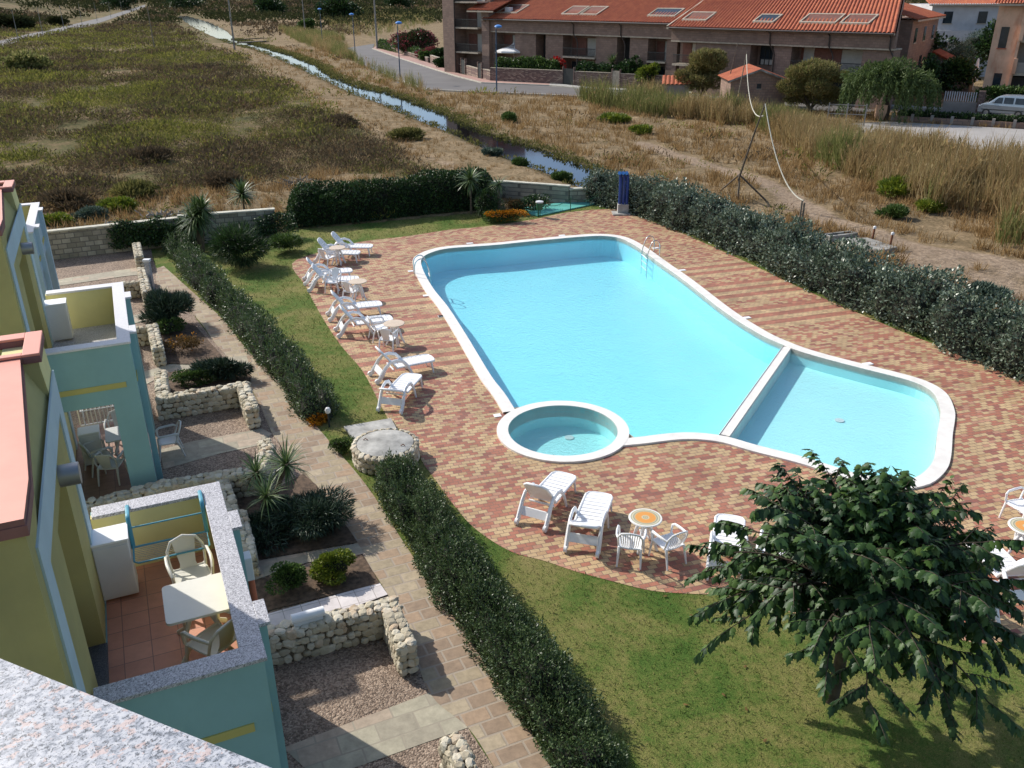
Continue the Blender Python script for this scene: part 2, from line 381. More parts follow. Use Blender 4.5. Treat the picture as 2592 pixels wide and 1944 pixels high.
# far buildings
BR=[(0,(.21,.135,.105)),(1,(.27,.18,.14))]
M_brickA=brickmat('block_wall',.5,.24,BR,(.17,.125,.10),rot=math.radians(44.5),ms=.02,vert=True,noisec=.8)[0]
M_brickS=brickmat('shed_wall',.5,.24,[(0,(.24,.15,.115)),(1,(.30,.2,.15))],(.16,.12,.10),rot=math.radians(10),ms=.02,vert=True,noisec=1.)[0]
M_gardenw=brickmat('garden_wall_brick',.4,.13,[(0,(.16,.10,.085)),(.4,(.25,.165,.13)),(.75,(.34,.25,.19))],(.08,.055,.05),rot=math.radians(32),ms=.02,vert=True,noisec=2.)[0]
M_wallblock=brickmat('block_garden_wall',.42,.22,[(0,(.24,.22,.17)),(.4,(.31,.28,.22)),(.75,(.37,.34,.27))],(.14,.13,.11),rot=-.26,ms=.022,vert=True,noisec=3,bmp=.7)[0]
M_cap=simple('pale_coping',(.56,.53,.43),.8,.15,4)
def rooftile():
    m,t,b=NT('roof_tiles');p=pos(t)
    c=ramp(t,noise(t,p,1.4,6,.7),[(.3,(.25,.058,.028)),(.5,(.36,.09,.036)),(.75,(.46,.15,.06))])
    c=mix(t,.6,c,mix(t,1.,c,ramp(t,noise(t,p,14,3,.8),[(.3,(.6,.6,.6)),(.7,(1.35,1.35,1.35))]),'MULTIPLY'))
    t.links.new(c,b.inputs['Base Color']);b.inputs['Roughness'].default_value=.85;return m
M_roof=rooftile()
M_trim=simple('pale_trim',(.42,.36,.28),.8,.15,3)
M_dark=simple('recess_shade',(.035,.03,.028),.8,.3,1)  # near black stands in for shade in entries and under balconies
M_brown=simple('brown_shutter',(.17,.065,.045),.7,.15,3)
M_curtain=simple('pale_shutter',(.42,.40,.36),.7,.06,3)
M_pipe=simple('brown_downpipe',(.05,.035,.03),.5,.1,3)
M_rail=simple('dark_railing',(.02,.025,.025),.6,.1,3)
M_orange=simple('orange_plaster',(.72,.46,.31),.8,.12,.8,dirt=((.5,.16,.07),.9,.52,4))
M_greyw=simple('grey_plaster',(.30,.27,.24),.8,.1,1)
M_whitew=simple('white_plaster',(.52,.52,.53),.8,.08,1)
def asph(n,c):
    m,t,b=NT(n);p=pos(t);q=math_(t,'ADD',math_(t,'MULTIPLY',noise(t,p,.25,6,.7),.7),math_(t,'MULTIPLY',noise(t,p,12,4,.8),.3))
    t.links.new(ramp(t,q,[(.3,tuple(x*.75 for x in c)),(.7,tuple(x*1.25 for x in c))]),b.inputs['Base Color']);b.inputs['Roughness'].default_value=.85;return m
M_asph=asph('asphalt',(.135,.125,.12));M_lot=asph('pale_gravel_lot',(.36,.335,.31));M_pink=asph('pink_pavement',(.38,.23,.19))
M_curb=simple('kerb',(.5,.46,.38),.85,.15,2)
M_lampp=simple('lamp_post_paint',(.04,.085,.15),.5,.1,2)
M_polew=simple('pole_grey',(.28,.26,.24),.8,.15,2)
M_flower_red=simple('red_flower',(.6,.03,.02),.6,.1,5)
# foliage
L_hedgeP=leafmat('hedge_leaves',[(.016,.030,.014),(.042,.075,.026),(.075,.125,.04),(.14,.19,.08)],.45,.5,.2)
L_hedgeR=leafmat('grey_hedge_leaves',[(.028,.045,.026),(.068,.10,.06),(.13,.175,.11),(.27,.32,.24)],.4,.6,.15,.9)
L_dark=leafmat('dark_hedge_leaves',[(.008,.018,.008),(.018,.04,.012),(.035,.075,.02),(.06,.12,.03)],.5,.4,.2)
L_mulb=leafmat('broad_leaves',[(.012,.032,.012),(.022,.056,.018),(.042,.092,.025),(.09,.155,.035)],.45,.28,.22,.8)
L_lime=leafmat('lime_leaves',[(.04,.07,.01),(.09,.14,.015),(.17,.22,.02),(.28,.30,.04)],.5,.4,.3)
L_green=leafmat('green_leaves',[(.02,.04,.012),(.045,.085,.02),(.08,.14,.03),(.13,.2,.05)],.5,.4,.25)
L_rose=leafmat('needle_leaves',[(.01,.02,.012),(.02,.04,.022),(.04,.07,.04),(.08,.12,.08)],.5,.4,.1)
L_sword=leafmat('sword_leaves',[(.02,.04,.014),(.045,.085,.025),(.10,.16,.05),(.24,.30,.13)],.4,.5,.2)
L_willow=leafmat('willow_leaves',[(.04,.065,.02),(.08,.12,.035),(.13,.18,.055)],.6,.3,.3)
L_tama=leafmat('tamarisk_leaves',[(.10,.11,.04),(.18,.17,.06),(.27,.21,.09),(.25,.28,.085)],.7,.2,.3)
L_olive=leafmat('olive_leaves',[(.04,.065,.045),(.08,.12,.085),(.15,.2,.15)],.6,.3,.2)
L_brown=leafmat('dry_plant',[(.07,.045,.02),(.14,.09,.035),(.25,.15,.05)],.8,.2,.2)
L_orange=leafmat('orange_flowers',[(.25,.08,.005),(.5,.19,.01),(.65,.32,.02)],.7,.2,.2)
L_pink=leafmat('pink_flowers',[(.05,.06,.02),(.22,.06,.06),(.40,.10,.13)],.7,.2,.2,.6)
L_dry=leafmat('dry_grass',[(.14,.085,.035),(.25,.155,.065),(.36,.235,.105),(.46,.33,.17)],.9,.1,.3,.5)
L_reed=leafmat('reeds',[(.18,.13,.06),(.30,.21,.10),(.40,.28,.14),(.26,.22,.09),(.48,.37,.21)],.9,.05,.4,.35)
L_reedg=leafmat('green_reeds',[(.10,.11,.04),(.15,.17,.055),(.21,.22,.075),(.30,.26,.12)],.9,.05,.4,.3)
L_scrub=leafmat('scrub_leaves',[(.055,.058,.026),(.10,.105,.036),(.16,.155,.048),(.26,.23,.08)],.9,.05,.35,.3)
L_scrub3=leafmat('bright_scrub_leaves',[(.07,.08,.025),(.14,.15,.035),(.23,.23,.05),(.32,.29,.08)],.9,.05,.35,.3)
L_far=leafmat('far_leaves',[(.03,.035,.02),(.05,.058,.025),(.08,.085,.035)],1.,.0,.2,.05)
L_scrub2=leafmat('dusky_scrub',[(.06,.052,.034),(.12,.09,.055),(.22,.15,.085)],.9,.1,.2,.15)
M_bark=simple('bark',(.16,.12,.08),.9,.3,6,bmp=.6,bscale=20)
M_barkd=simple('dark_bark',(.06,.045,.03),.9,.3,6,bmp=.6,bscale=20)
M_core=simple('dark_core_fill',(.018,.02,.012),1.,.3,6)  # near black for the solid cores added inside shrubs and hedges
def stone_mat():
    m,t,b=NT('field_stone');g=nn(t,'ShaderNodeNewGeometry')
    f=math_(t,'ADD',math_(t,'MULTIPLY',g.outputs['Random Per Island'],.7),math_(t,'MULTIPLY',noise(t,g.outputs['Position'],9,5,.7),.45))
    t.links.new(ramp(t,f,[(.2,(.34,.29,.21)),(.5,(.50,.44,.32)),(.75,(.60,.55,.44)),(.95,(.48,.36,.24))]),b.inputs['Base Color']);b.inputs['Roughness'].default_value=.9
    bump(t,b,noise(t,g.outputs['Position'],40,4),.5,.01);return m
M_stone=stone_mat();M_mortar=simple('stone_wall_mortar',(.17,.135,.09),.95,.3,12,bmp=.5)
# ================================================================ terrain, canal, roads
CAN_L=[zJ(1110,104,-.12),zJ(1200,165,-.12),zJ(1300,215,-.12),zJ(1430,270,-.12),zJ(1620,320,-.12),zJ(1800,395,-.12),zJ(2000,490,-.12),zI(0,535,-.12),zI(120,590,-.12),zI(270,640,-.12),zI(400,700,-.12),zI(540,760,-.12),zI(670,810,-.12),zI(880,905,-.12),zI(1000,960,-.12),zI(1120,1010,-.12),zI(1330,1085,-.12),zI(1440,1140,-.12),zI(1550,1175,-.12),at(1300,425,-.12)]
CAN_R=[zJ(1150,98,-.12),zJ(1300,140,-.12),zJ(1400,190,-.12),zJ(1460,240,-.12),zJ(1650,290,-.12),zJ(1850,350,-.12),zJ(2000,410,-.12),zI(0,480,-.12),zI(160,540,-.12),zI(270,560,-.12),zI(440,610,-.12),zI(660,695,-.12),zI(800,760,-.12),zI(960,830,-.12),zI(1200,900,-.12),zI(1400,970,-.12),zI(1600,1050,-.12),zI(1660,1100,-.12),at(1350,425,-.12)]
CANAL=CAN_L+CAN_R[::-1]
TANP=[(480,105),(520,108),(720,200),(860,275),(960,315),(1080,340),(1180,385),(1240,405),(1150,425),(1090,415),(980,390),(880,345),(810,285),(740,230),(640,175),(560,135)]
DIRT=[(70,480),(90,440),(300,430),(600,385),(700,365),(950,380),(1080,415),(1000,430),(640,440),(600,470),(90,505)]
TRAIL=[at(1390,310),at(1440,330),at(1500,350),at(1580,372),at(1650,395),at(1730,440),at(1800,475),at(1900,505),at(2010,545),at(2120,560),at(2230,590)]
GARDEN=[at(88,502,1.0),at(600,455,1.0),at(1265,405,.8),at(1300,395),(6.3,46.),(8.6,42.6),(10.8,38),(12.3,34.5),(13.6,31),(15,28.3),(16.1,25.4),(17.5,22),(19.,18),(20,8),(20,-8),(-14,-8),(-20,20)]
POOLBOX=(-9,20,14,48)
us=np.linspace(-1.05,1.05,420); ys=np.exp(np.linspace(math.log(6),math.log(2600),430))
UU,YY=np.meshgrid(us,ys);X=UU*YY;Y=YY.copy();P=np.stack([X.ravel(),Y.ravel()],1)
X=P[:,0];Y=P[:,1]
poly=[tuple(p) for p in CANAL]
din,_=dist_poly(P,poly,True);ins=inside(P,poly);dd=np.where(ins,-din,din)
hz=np.clip(-.12+dd*.22,-.8,0.)
r1=np.random.default_rng(3)
def vnoise(P,s,seed=0):
    "smooth value noise"
    q=P/s;i=np.floor(q).astype(int);f=q-i;f=f*f*(3-2*f)
    def h(a,b): 
        x=np.sin(a*127.1+b*311.7+seed*74.7)*43758.5453;return x-np.floor(x)
    a=h(i[:,0],i[:,1]);b=h(i[:,0]+1,i[:,1]);c=h(i[:,0],i[:,1]+1);d=h(i[:,0]+1,i[:,1]+1)
    return (a*(1-f[:,0])+b*f[:,0])*(1-f[:,1])+(c*(1-f[:,0])+d*f[:,0])*f[:,1]
gd,_=dist_poly(P,GARDEN,True);gin=inside(P,GARDEN);gs=np.where(gin,-gd,gd)
ROAD=[at(0,105),at(40,100)] # filled below
roadpoly=[zI(60,300),zI(240,272),zI(230,305),zI(400,365),zI(600,430),zI(760,480),zI(910,518),zI(1330,535),zI(1600,560),zI(2030,575),zH(380,600),zH(950,640),zH(1360,665),zH(1940,700),zH(2400,715),zH(2400,752),zH(1940,728),zH(1400,700),zH(930,690),zH(360,640),zI(2030,628),zI(1300,592),zI(800,572),zI(570,560),zI(420,510),zI(330,470),zI(200,420),zI(110,350)]
lotpoly=[zH(1385,757),zH(2500,822),zH(2500,985),zH(2212,965),zH(1700,905),zH(1400,860),zH(1000,815),zH(975,775)]
farroad=[zJ(-200,300),zJ(200,207),zJ(300,187),zJ(460,150),zJ(640,108),zJ(905,28),zJ(900,45),zJ(640,135),zJ(460,188),zJ(200,238),zJ(-200,345)]
rd=np.minimum(dist_poly(P,roadpoly,True)[0]*np.where(inside(P,roadpoly),0,1),dist_poly(P,lotpoly,True)[0]*np.where(inside(P,lotpoly),0,1))
rd=np.minimum(rd,dist_poly(P,farroad,True)[0]*np.where(inside(P,farroad),0,1))
bumpy=(vnoise(P,7)-.5)*.5+(vnoise(P,2.3,1)-.5)*.22
hz=hz+bumpy*np.clip((dd-1.5)/5,0,1)*np.clip(gs/4,0,1)*np.clip((rd-.3)/5,0,1)
hz=hz-.06*np.clip((.8-rd)/.5,0,1)
hz=np.where(gs<-.2,-3.2,hz)
# hill behind, to the left and far off
hd=np.clip((-.30*Y-X-75)/160,0,1)*np.clip((Y-150)/120,0,1);hz=hz+hd**1.3*38*(.7+.6*vnoise(P,60,4))
hz=hz+np.clip((Y-900)/1500,0,1)**1.1*45*(.6+.8*vnoise(P,260,7))
nv,nu=UU.shape
idx=np.arange(nv*nu).reshape(nv,nu)
F_=np.stack([idx[:-1,:-1],idx[:-1,1:],idx[1:,1:],idx[1:,:-1]],-1).reshape(-1,4)
me=bpy.data.meshes.new('ground');me.vertices.add(nv*nu);me.vertices.foreach_set('co',np.stack([P[:,0],P[:,1],hz],1).ravel().astype(np.float32))
me.loops.add(len(F_)*4);me.loops.foreach_set('vertex_index',F_.ravel().astype(np.int32));me.polygons.add(len(F_))
me.polygons.foreach_set('loop_start',np.arange(0,len(F_)*4,4,dtype=np.int32));me.polygons.foreach_set('loop_total',np.full(len(F_),4,np.int32))
me.polygons.foreach_set('use_smooth',np.ones(len(F_),bool));me.update()
tanw=[at(*p) for p in TANP];dirt=[at(*p) for p in DIRT]
# the right bank of the canal side (dry grass): everything to the right of the canal line
def right_of_canal(P):
    line=CAN_L;r=np.zeros(len(P),bool)
    xs=np.array([p[0] for p in line]);yy=np.array([p[1] for p in line]);o=np.argsort(yy)
    xc=np.interp(P[:,1],yy[o],xs[o]);return P[:,0]>xc
roc=right_of_canal(P)
def soft(polyg,w):
    d,_=dist_poly(P,polyg,True);return np.clip(.5-np.where(inside(P,polyg),-d,d)/w,0,1)
dry=np.maximum(np.maximum(soft(tanw,3.),soft(dirt,2.5)),np.where(roc&(Y<400),.92,0.))
dcan=dist_poly(P,CAN_L)[0];dry=np.maximum(dry,np.clip((8-dcan)/3,0,1)*(Y<210));dry=np.where(Y<0,0,dry)
td,_=dist_poly(P,TRAIL);path=np.clip(1.3-td/1.1,0,1)*roc
path=np.maximum(path,.75*soft([at(*p) for p in [(1640,380),(1720,430),(1840,480),(2000,540),(2212,560),(2300,700),(2212,690),(2000,620),(1880,560),(1750,500),(1650,440)]],2.))
path=np.maximum(path,.7*soft([at(*p) for p in [(840,290),(880,295),(930,330),(1000,350),(990,372),(900,340)]],2.))
far=np.clip((Y-260)/300,0,1)
for nm,a in (('dry',dry),('path',path),('bank',np.clip(1-dd/.7,0,1)*(dd<3))):
    at_=me.attributes.new(nm,'FLOAT','POINT');at_.data.foreach_set('value',a.astype(np.float32))
def ground_mat():
    m,t,b=NT('wild_ground');p=pos(t)
    def A(n):
        a=nn(t,'ShaderNodeAttribute');a.attribute_name=n;return a.outputs['Fac']
    n1=noise(t,p,.10,6,.65,.4);n2=noise(t,p,.6,6,.7);n3=noise(t,p,5,5,.75)
    green=ramp(t,math_(t,'ADD',math_(t,'MULTIPLY',n1,.5),math_(t,'MULTIPLY',n2,.5)),[(.36,(.07,.07,.03)),(.45,(.12,.11,.045)),(.51,(.17,.13,.065)),(.6,(.28,.20,.115))])
    tan=ramp(t,math_(t,'ADD',math_(t,'MULTIPLY',n2,.6),math_(t,'MULTIPLY',n3,.4)),[(.34,(.13,.10,.055)),(.5,(.24,.175,.10)),(.64,(.36,.265,.16))])
    pathc=ramp(t,math_(t,'ADD',math_(t,'MULTIPLY',n2,.5),math_(t,'MULTIPLY',n3,.5)),[(.35,(.22,.16,.11)),(.6,(.36,.27,.19))])
    k=math_(t,'MULTIPLY',math_(t,'SUBTRACT',math_(t,'ADD',A('dry'),math_(t,'MULTIPLY',n2,.6)),.65),3.,clamp=True)
    c=mix(t,k,green,tan)
    k2=math_(t,'MULTIPLY',math_(t,'SUBTRACT',math_(t,'ADD',A('path'),math_(t,'MULTIPLY',n2,.7)),.8),3.,clamp=True)
    c=mix(t,k2,c,pathc);c=mix(t,A('bank'),c,(.07,.06,.03))
    c=mix(t,.6,c,mix(t,1.,c,ramp(t,n3,[(.3,(.5,.5,.5)),(.7,(1.4,1.4,1.4))]),'MULTIPLY'))
    t.links.new(c,b.inputs['Base Color']);b.inputs['Roughness'].default_value=1;b.inputs['Specular IOR Level'].default_value=.1
    bump(t,b,math_(t,'ADD',n2,n3),.8,.12);return m
me.materials.append(ground_mat());gob=bpy.data.objects.new('ground',me);COL.objects.link(gob);gob['kind']='structure'
def ground_z(pts):
    pts=np.atleast_2d(pts);y=np.clip(pts[:,1],6.01,2500);u=np.clip(pts[:,0]/y,-1.04,1.04)
    fi=(np.log(y)-math.log(6))/(math.log(2600)-math.log(6))*(nv-1);fj=(u+1.05)/2.1*(nu-1)
    i=np.clip(fi.astype(int),0,nv-2);j=np.clip(fj.astype(int),0,nu-2);a=fi-i;b=fj-j;H=hz.reshape(nv,nu)
    return (H[i,j]*(1-a)*(1-b)+H[i+1,j]*a*(1-b)+H[i,j+1]*(1-a)*b+H[i+1,j+1]*a*b)
def gz(x,y): return float(ground_z([(x,y)])[0])
# canal water
M_canal=water_mat('canal_water',(.16,.15,.10),.02,.5,.07,pw=4.4,gc=(.66,.75,.90))
cl=offset_loop(resample(CANAL,1.5),-.7)
struct(MB().sheet(cl,-.12),'water',M_canal)
# roads
def sheet(name,poly,z,mat): return struct(MB().sheet(poly,z),name,mat)
sheet('road',roadpoly,.012,M_asph);sheet('road',farroad,.012,M_asph);sheet('car_park',lotpoly,.012,M_lot)
def kerb(line,name='kerb',w=.22,h=.13,mat=None):
    mb=MB();L=[np.array(p) for p in line]
    for a,b in zip(L[:-1],L[1:]):
        d=(b-a)/np.hypot(*(b-a));n_=np.array([-d[1],d[0]])*w/2
        mb.prism([tuple(a-n_),tuple(b-n_),tuple(b+n_),tuple(a+n_)],-.1,h)
    return struct(mb,name,mat or M_curb)
kerb([zI(230,305),zI(400,365),zI(600,430),zI(760,480),zI(910,518),zI(1330,535),zI(1600,560),zI(2030,575)])
kerb([zI(330,470),zI(420,510),zI(570,560),zI(800,572),zI(1300,592),zI(2030,628)],w=.25)
kerb([zH(940,640),zH(1360,665),zH(1940,700),zH(2400,715)])
pink=[zI(230,303),zI(400,363),zI(600,428),zI(760,478),zI(910,516),zI(1330,533),zI(1330,520),zI(960,503),zI(770,462),zI(560,388),zI(250,290)]
struct(MB().prism(pink,-.1,.10),'pavement',M_pink)
struct(MB().prism([zI(1330,533),zI(1600,558),zI(2030,573),zH(380,598),zH(950,638),zH(1360,663),zH(1940,698),zH(1940,688),zH(1360,655),zH(950,630),zI(2030,563),zI(1600,548),zI(1330,520)],-.1,.10),'pavement',M_conc)
# ================================================================ garden floor
deck=[(631,569),(658,615),(690,675),(733,742),(783.6,802),(824,879),(847,915),(890,945),(911,995),(942,1038.6),(976.6,1086),(1024,1140),(1101,1190),(1178,1212),(1240,1233),(1332.6,1258),(1410,1276),(1502,1283),(1569,1286),(1668,1312),(1800,1345),(1920,1362),(2016,1368),(2124,1390),(2212,1373),(2300,1350)]
deck=[at(*p) for p in deck]+[(13.,12.),(16.6,16.5),(16.8,20.5)]+[(15.3,23.2),(14.4,24.9),(13.3,27.),(12.3,29.3),(11.2,32.),(10.1,35.2),(8.9,38.4),(7.7,41.4),(6.5,43.7)]+[at(*p) for p in [(1330,452),(1230,458),(1145,475),(1040,490),(973,496),(880,510),(775,523),(693,544)]]
deck=smooth_loop(deck,4)
COPE=[(891,564),(902,550),(932,538),(973,531),(1060,525),(1150,516),(1264,506),(1316,506),(1354,512.5),(1393,532),(1444,568),(1496,604),(1583,670),(1652,713.6),(1694,734),(1756,757),(1861,785),(1965,811),(2017,830),(2048,853),(2062,885),(2063,905),(2058,939),(2055,982),(2046,1012),(2016,1041),(1972,1054),(1929,1054),(1870,1042),(1820,1030),(1733,1001.7),(1621,972.7),(1579,960),(1548,952.7),(1502,948),(1456,949.6),(1394,957.3),(1345,962)]
COPE2=[(1200,1000),(1086.7,890.4),(1064,853),(1034,812),(987,730),(947,665),(917,626),(897,589)]
SPA_C,SPA_R=(1.323,20.235),1.73
cz=.05
def arcpts(a0,a1,n,r): return [(SPA_C[0]+r*math.cos(a0+(a1-a0)*k/n),SPA_C[1]+r*math.sin(a0+(a1-a0)*k/n)) for k in range(n+1)]
pA=[at(x,y,cz) for x,y in COPE];pB=[at(x,y,cz) for x,y in COPE2[1:]]
def seg_smooth(P): return smooth_loop(P,5,closed=False)
top=seg_smooth(pB+pA)                      # from spa's left join round to its right join
top=resample(top,.22,closed=False)
aR=math.atan2(pA[-1][1]-SPA_C[1],pA[-1][0]-SPA_C[0]);aL=math.atan2(pB[0][1]-SPA_C[1],pB[0][0]-SPA_C[0])
if aL>0: aL2=aL-2*math.pi
else: aL2=aL
outer=top+arcpts(aR,aL2,28,SPA_R)[1:-1]
# inner edge of the coping
CW=.36
inn=offset_loop(top,CW) if False else None
Tp=np.array(top);dv=np.gradient(Tp,axis=0);dv/=np.hypot(*dv.T)[:,None];nrm=np.stack([dv[:,1],-dv[:,0]],1)   # loop runs clockwise: right side is inside
inn=[tuple(p) for p in Tp+nrm*CW]
# keep only inner points outside the spa ring
inn=[p for p in inn if math.hypot(p[0]-SPA_C[0],p[1]-SPA_C[1])>SPA_R-.02]
struct(MB().sheet(deck,.0,0,holes=[offset_loop(outer,.08)]),'pool_deck',M_paver)
mb=MB();R_in=SPA_R-.30
# main coping strip
k1=[p for p in top];Ti=[tuple(p) for p in Tp+nrm*CW]
for i in range(len(k1)-1):
    a,b,c,d=k1[i],k1[i+1],Ti[i+1],Ti[i]
    if min(math.hypot(c[0]-SPA_C[0],c[1]-SPA_C[1]),math.hypot(d[0]-SPA_C[0],d[1]-SPA_C[1]))<R_in+.05: continue
    mb.add([(*a,cz),(*b,cz),(*c,cz),(*d,cz),(*a,-.05),(*b,-.05),(*c,-.16),(*d,-.16)],[(3,2,1,0),(0,1,5,4),(2,3,7,6)])
ring_o=[(SPA_C[0]+SPA_R*math.cos(a),SPA_C[1]+SPA_R*math.sin(a)) for a in np.linspace(0,2*math.pi,65)]
ring_i=[(SPA_C[0]+R_in*math.cos(a),SPA_C[1]+R_in*math.sin(a)) for a in np.linspace(0,2*math.pi,65)]
for i in range(64):
    a,b,c,d=ring_o[i],ring_o[i+1],ring_i[i+1],ring_i[i];z=cz+.004
    mb.add([(*a,z),(*b,z),(*c,z),(*d,z),(*a,-.3),(*b,-.3),(*c,-.3),(*d,-.3)],[(0,1,2,3),(0,4,5,1),(2,6,7,3)])
# dividing wall
dA,dB=at(1696,757,0),at(1568,938,0)
dA=np.array(dA);dB=np.array(dB);e_=(dB-dA)/np.hypot(*(dB-dA));n_=np.array([-e_[1],e_[0]])*.15
dq=[tuple(dA-n_-e_*.25),tuple(dB-n_+e_*.1),tuple(dB+n_+e_*.1),tuple(dA+n_-e_*.25)]
mb.prism(dq,-1.3,cz-.03)
pool=empty('swimming_pool',(2.5,30),0,'large bright blue kidney shaped swimming pool with attached round spa and paddling end','swimming pool')
def chd(o,par): o.parent=par;o.location=(-par.location[0],-par.location[1],-par.location[2]);return o
chd(mb.obj('coping',M_coping),pool)
# shells
WL=-.055
def shell(loop,zb,mats,name,zbf=None):
    mb=MB();n=len(loop);zf=zbf or (lambda p:zb)
    area=sum(loop[i][0]*loop[(i+1)%n][1]-loop[(i+1)%n][0]*loop[i][1] for i in range(n))
    if area<0: loop=loop[::-1]
    for i in range(n):
        a,b=loop[i],loop[(i+1)%n]
        mb.add([(*a,cz-.01),(*b,cz-.01),(*b,WL-.06),(*a,WL-.06)],[(0,1,2,3)],1)
        za,zb_=zf(a),zf(b)
        mb.add([(*a,WL-.06),(*b,WL-.06),(*b,zb_),(*a,za)],[(0,1,2,3)],0)
    s=MB().sheet(loop,0)
    mb.add([(x,y,zf((x,y))) for x,y,z in s.v],s.f,0)
    return chd(mb.obj(name,mats),pool)
inner_poly=inn
# split inner polygon by the divider line
mid=(dA+dB)/2;nd=np.array([-e_[1],e_[0]])
def side(p): return (np.array(p)-mid)@nd
sgn=1 if side(at(1850,900))>0 else -1
inner_all=inn+[p for p in arcpts(aR-.05,aR+ (aL2+2*math.pi-aR) if False else aR,1,SPA_R)][:0]
arc_back=[(SPA_C[0]+(SPA_R-.01)*math.cos(a),SPA_C[1]+(SPA_R-.01)*math.sin(a)) for a in np.linspace(math.atan2(inn[-1][1]-SPA_C[1],inn[-1][0]-SPA_C[0]),math.atan2(inn[0][1]-SPA_C[1],inn[0][0]-SPA_C[0]),24)]
inner_all=inn+arc_back[1:-1]
def clip(poly,s,off):
    out=[];n=len(poly)
    for i in range(n):
        a,b=np.array(poly[i]),np.array(poly[(i+1)%n]);da=side(a)*s-off;db=side(b)*s-off
        if da>=0: out.append(tuple(a))
        if (da>=0)!=(db>=0): out.append(tuple(a+(b-a)*da/(da-db)))
    return out
main=clip(inner_all,-sgn,.13);kids=clip(inner_all,sgn,.13)
main=[p for p in main];
def depth(p): # deepens towards the far end
    v=-p[0]*math.sin(.306)+p[1]*math.cos(.306);return -.78-.012*max(0,v-20)
shell(main,-1.,[M_liner,M_band],'basin',depth)
shell(kids,-.42,[M_liner2,M_band],'paddling_basin')
spa_loop=[(SPA_C[0]+R_in*math.cos(a),SPA_C[1]+R_in*math.sin(a)) for a in np.linspace(0,2*math.pi,64,endpoint=False)]
shell(spa_loop,-.6,[M_liner2,M_liner2],'spa_basin')
chd(MB().sheet(main,WL).obj('pool_water',M_water),pool);chd(MB().sheet(kids,WL+.001).obj('paddling_water',M_water),pool)
chd(MB().sheet(spa_loop,WL+.06).obj('spa_water',M_water2),pool)
stp=np.array(dB)+e_*(-.05)
mb=MB()
for k in range(3):
    c=np.array(at(1590+k*13,945+k*5,-.1));mb.prism([tuple(c+np.array(q)*(.42)) for q in ((-.5,-.4),(.6,-.6),(.7,.3),(-.4,.5))],-.41,-.33+.09*(2-k)-.12)
chd(mb.obj('step',M_step),pool)
for nm,p,z in (('drain',at(1813,911,-.45),-.41),('spa_jet',zC(1110,600,-.6),-.59)):
    chd(MB().lathe([(.13,0),(.13,.01),(.0,.012)],16,c=(*p,z)).obj(nm,M_cabinet),pool)
# skimmer lids around the pool
lids=[(1090,517.5),(1230,508)]+[]
sk=[zF(130,718),zF(905,652),zF(1690,758),zF(1910,942),zA(1670,700),zA(1885,1042),zA(2100,1330),zB(1490,115),zG(85,822),zG(485,1118),zG(1240,1405),zC(105,290)]
for i,p in enumerate(sk):
    if i==3: continue
    L=.30 if i!=11 else .2
    o=MB().box(-L/2,L/2,-.09,.09,.0,.018).obj('skimmer_lid',M_white,loc=(p[0],p[1],.002),bevel=.004);o.rotation_euler[2]=.306
    tag(o,['small white skimmer lid at the far left corner of the pool','small white lid in the middle of the far pool edge','white lid at the foot of the right pool ladder','','white lid beside the left pool ladder','long white lid just below the left pool ladder','short white lid half way down the left pool edge','small white lid lowest on the straight left pool edge','white lid below the right ladder where the stripes begin','small white lid right of the pool near the dividing wall','small white lid above the paddling end','small white lid left of the round spa'][i],'lid','white lids set around the pool edge')
# garden floor sheets
LAWN=[p for p in GARDEN]
pave_l=[(338,580),(343.8,624.5),(418.8,681),(464,740.6),(498,780),(540.5,836.8),(562,875),(594.5,947.4),(677,1043),(730,1125),(781,1199),(833,1277),(880,1370),(928.8,1498.7),(1011,1572.5),(1067.7,1659),(1120,1750)]
pave_r=[(353.7,575),(424.5,638.6),(481,689.7),(537.6,760.4),(597,817),(698.7,938.7),(790,1047),(872.3,1173),(924.5,1251),(1011,1372.8),(1109.4,1516),(1190,1659),(1240,1750)]
path=seg_smooth([at(*p) for p in pave_l])+seg_smooth([at(*p) for p in pave_r])[::-1]
sheet('path',path,.010,M_path)
glot=GARDEN[:]
mb=MB().sheet(GARDEN,-.008,0,holes=[offset_loop(resample(outer,.5),.1)])
struct(mb,'lawn',M_lawn)
# gravel yard in front of the flats
PL=[to_ts(at(*p)) for p in pave_l]
gpoly=[TS(-4.6,45.5),TS(-4.6,3),TS(1.8,3)]+[at(*p) for p in pave_l[:-1]][::-1]+[at(330,560),at(325,530)]
gpoly=[p[:2] for p in gpoly]
sheet('gravel',gpoly,.0,M_gravel)
def strip(name,P,z,mat): return sheet(name,[p[:2] for p in P],z,mat)
entry=[([zK(230,1560),zK(1010,1265),zK(1050,1310),zK(1175,1450),zK(640,1640),zK(400,1720)],M_entry),
 ([z5(1220,720),z5(1500,650),z5(2000,560),z5(2080,600),z5(1960,690),z5(1700,745),z5(1250,870)],M_entry),
 ([z5(1060,135),z5(1330,60),z5(1880,0),z5(1900,60),z5(1500,110),z5(1090,215)],M_entry),
 ([z4(1110,1490),z4(1700,1380),z4(1760,1400),z4(1740,1440),z4(1300,1480),z4(1100,1590)],M_entry),
 ([z4(300,800),z4(960,700),z4(1120,680),z4(1120,740),z4(960,752),z4(300,850)],M_entry),
 ([z4(1000,1060),z4(1110,1030),z4(1110,1095),z4(1005,1120)],M_entry),
 ([zK(60,640),zK(340,590),zK(600,545),zK(640,600),zK(350,640),zK(80,730)],M_entry),
 ([zK(120,905),zK(300,855),zK(710,742),zK(750,800),zK(560,870),zK(130,1000)],M_whitetile)]
for i_,(P_,m_) in enumerate(entry): strip('entry_path',P_,.0065+.0022*i_,m_)
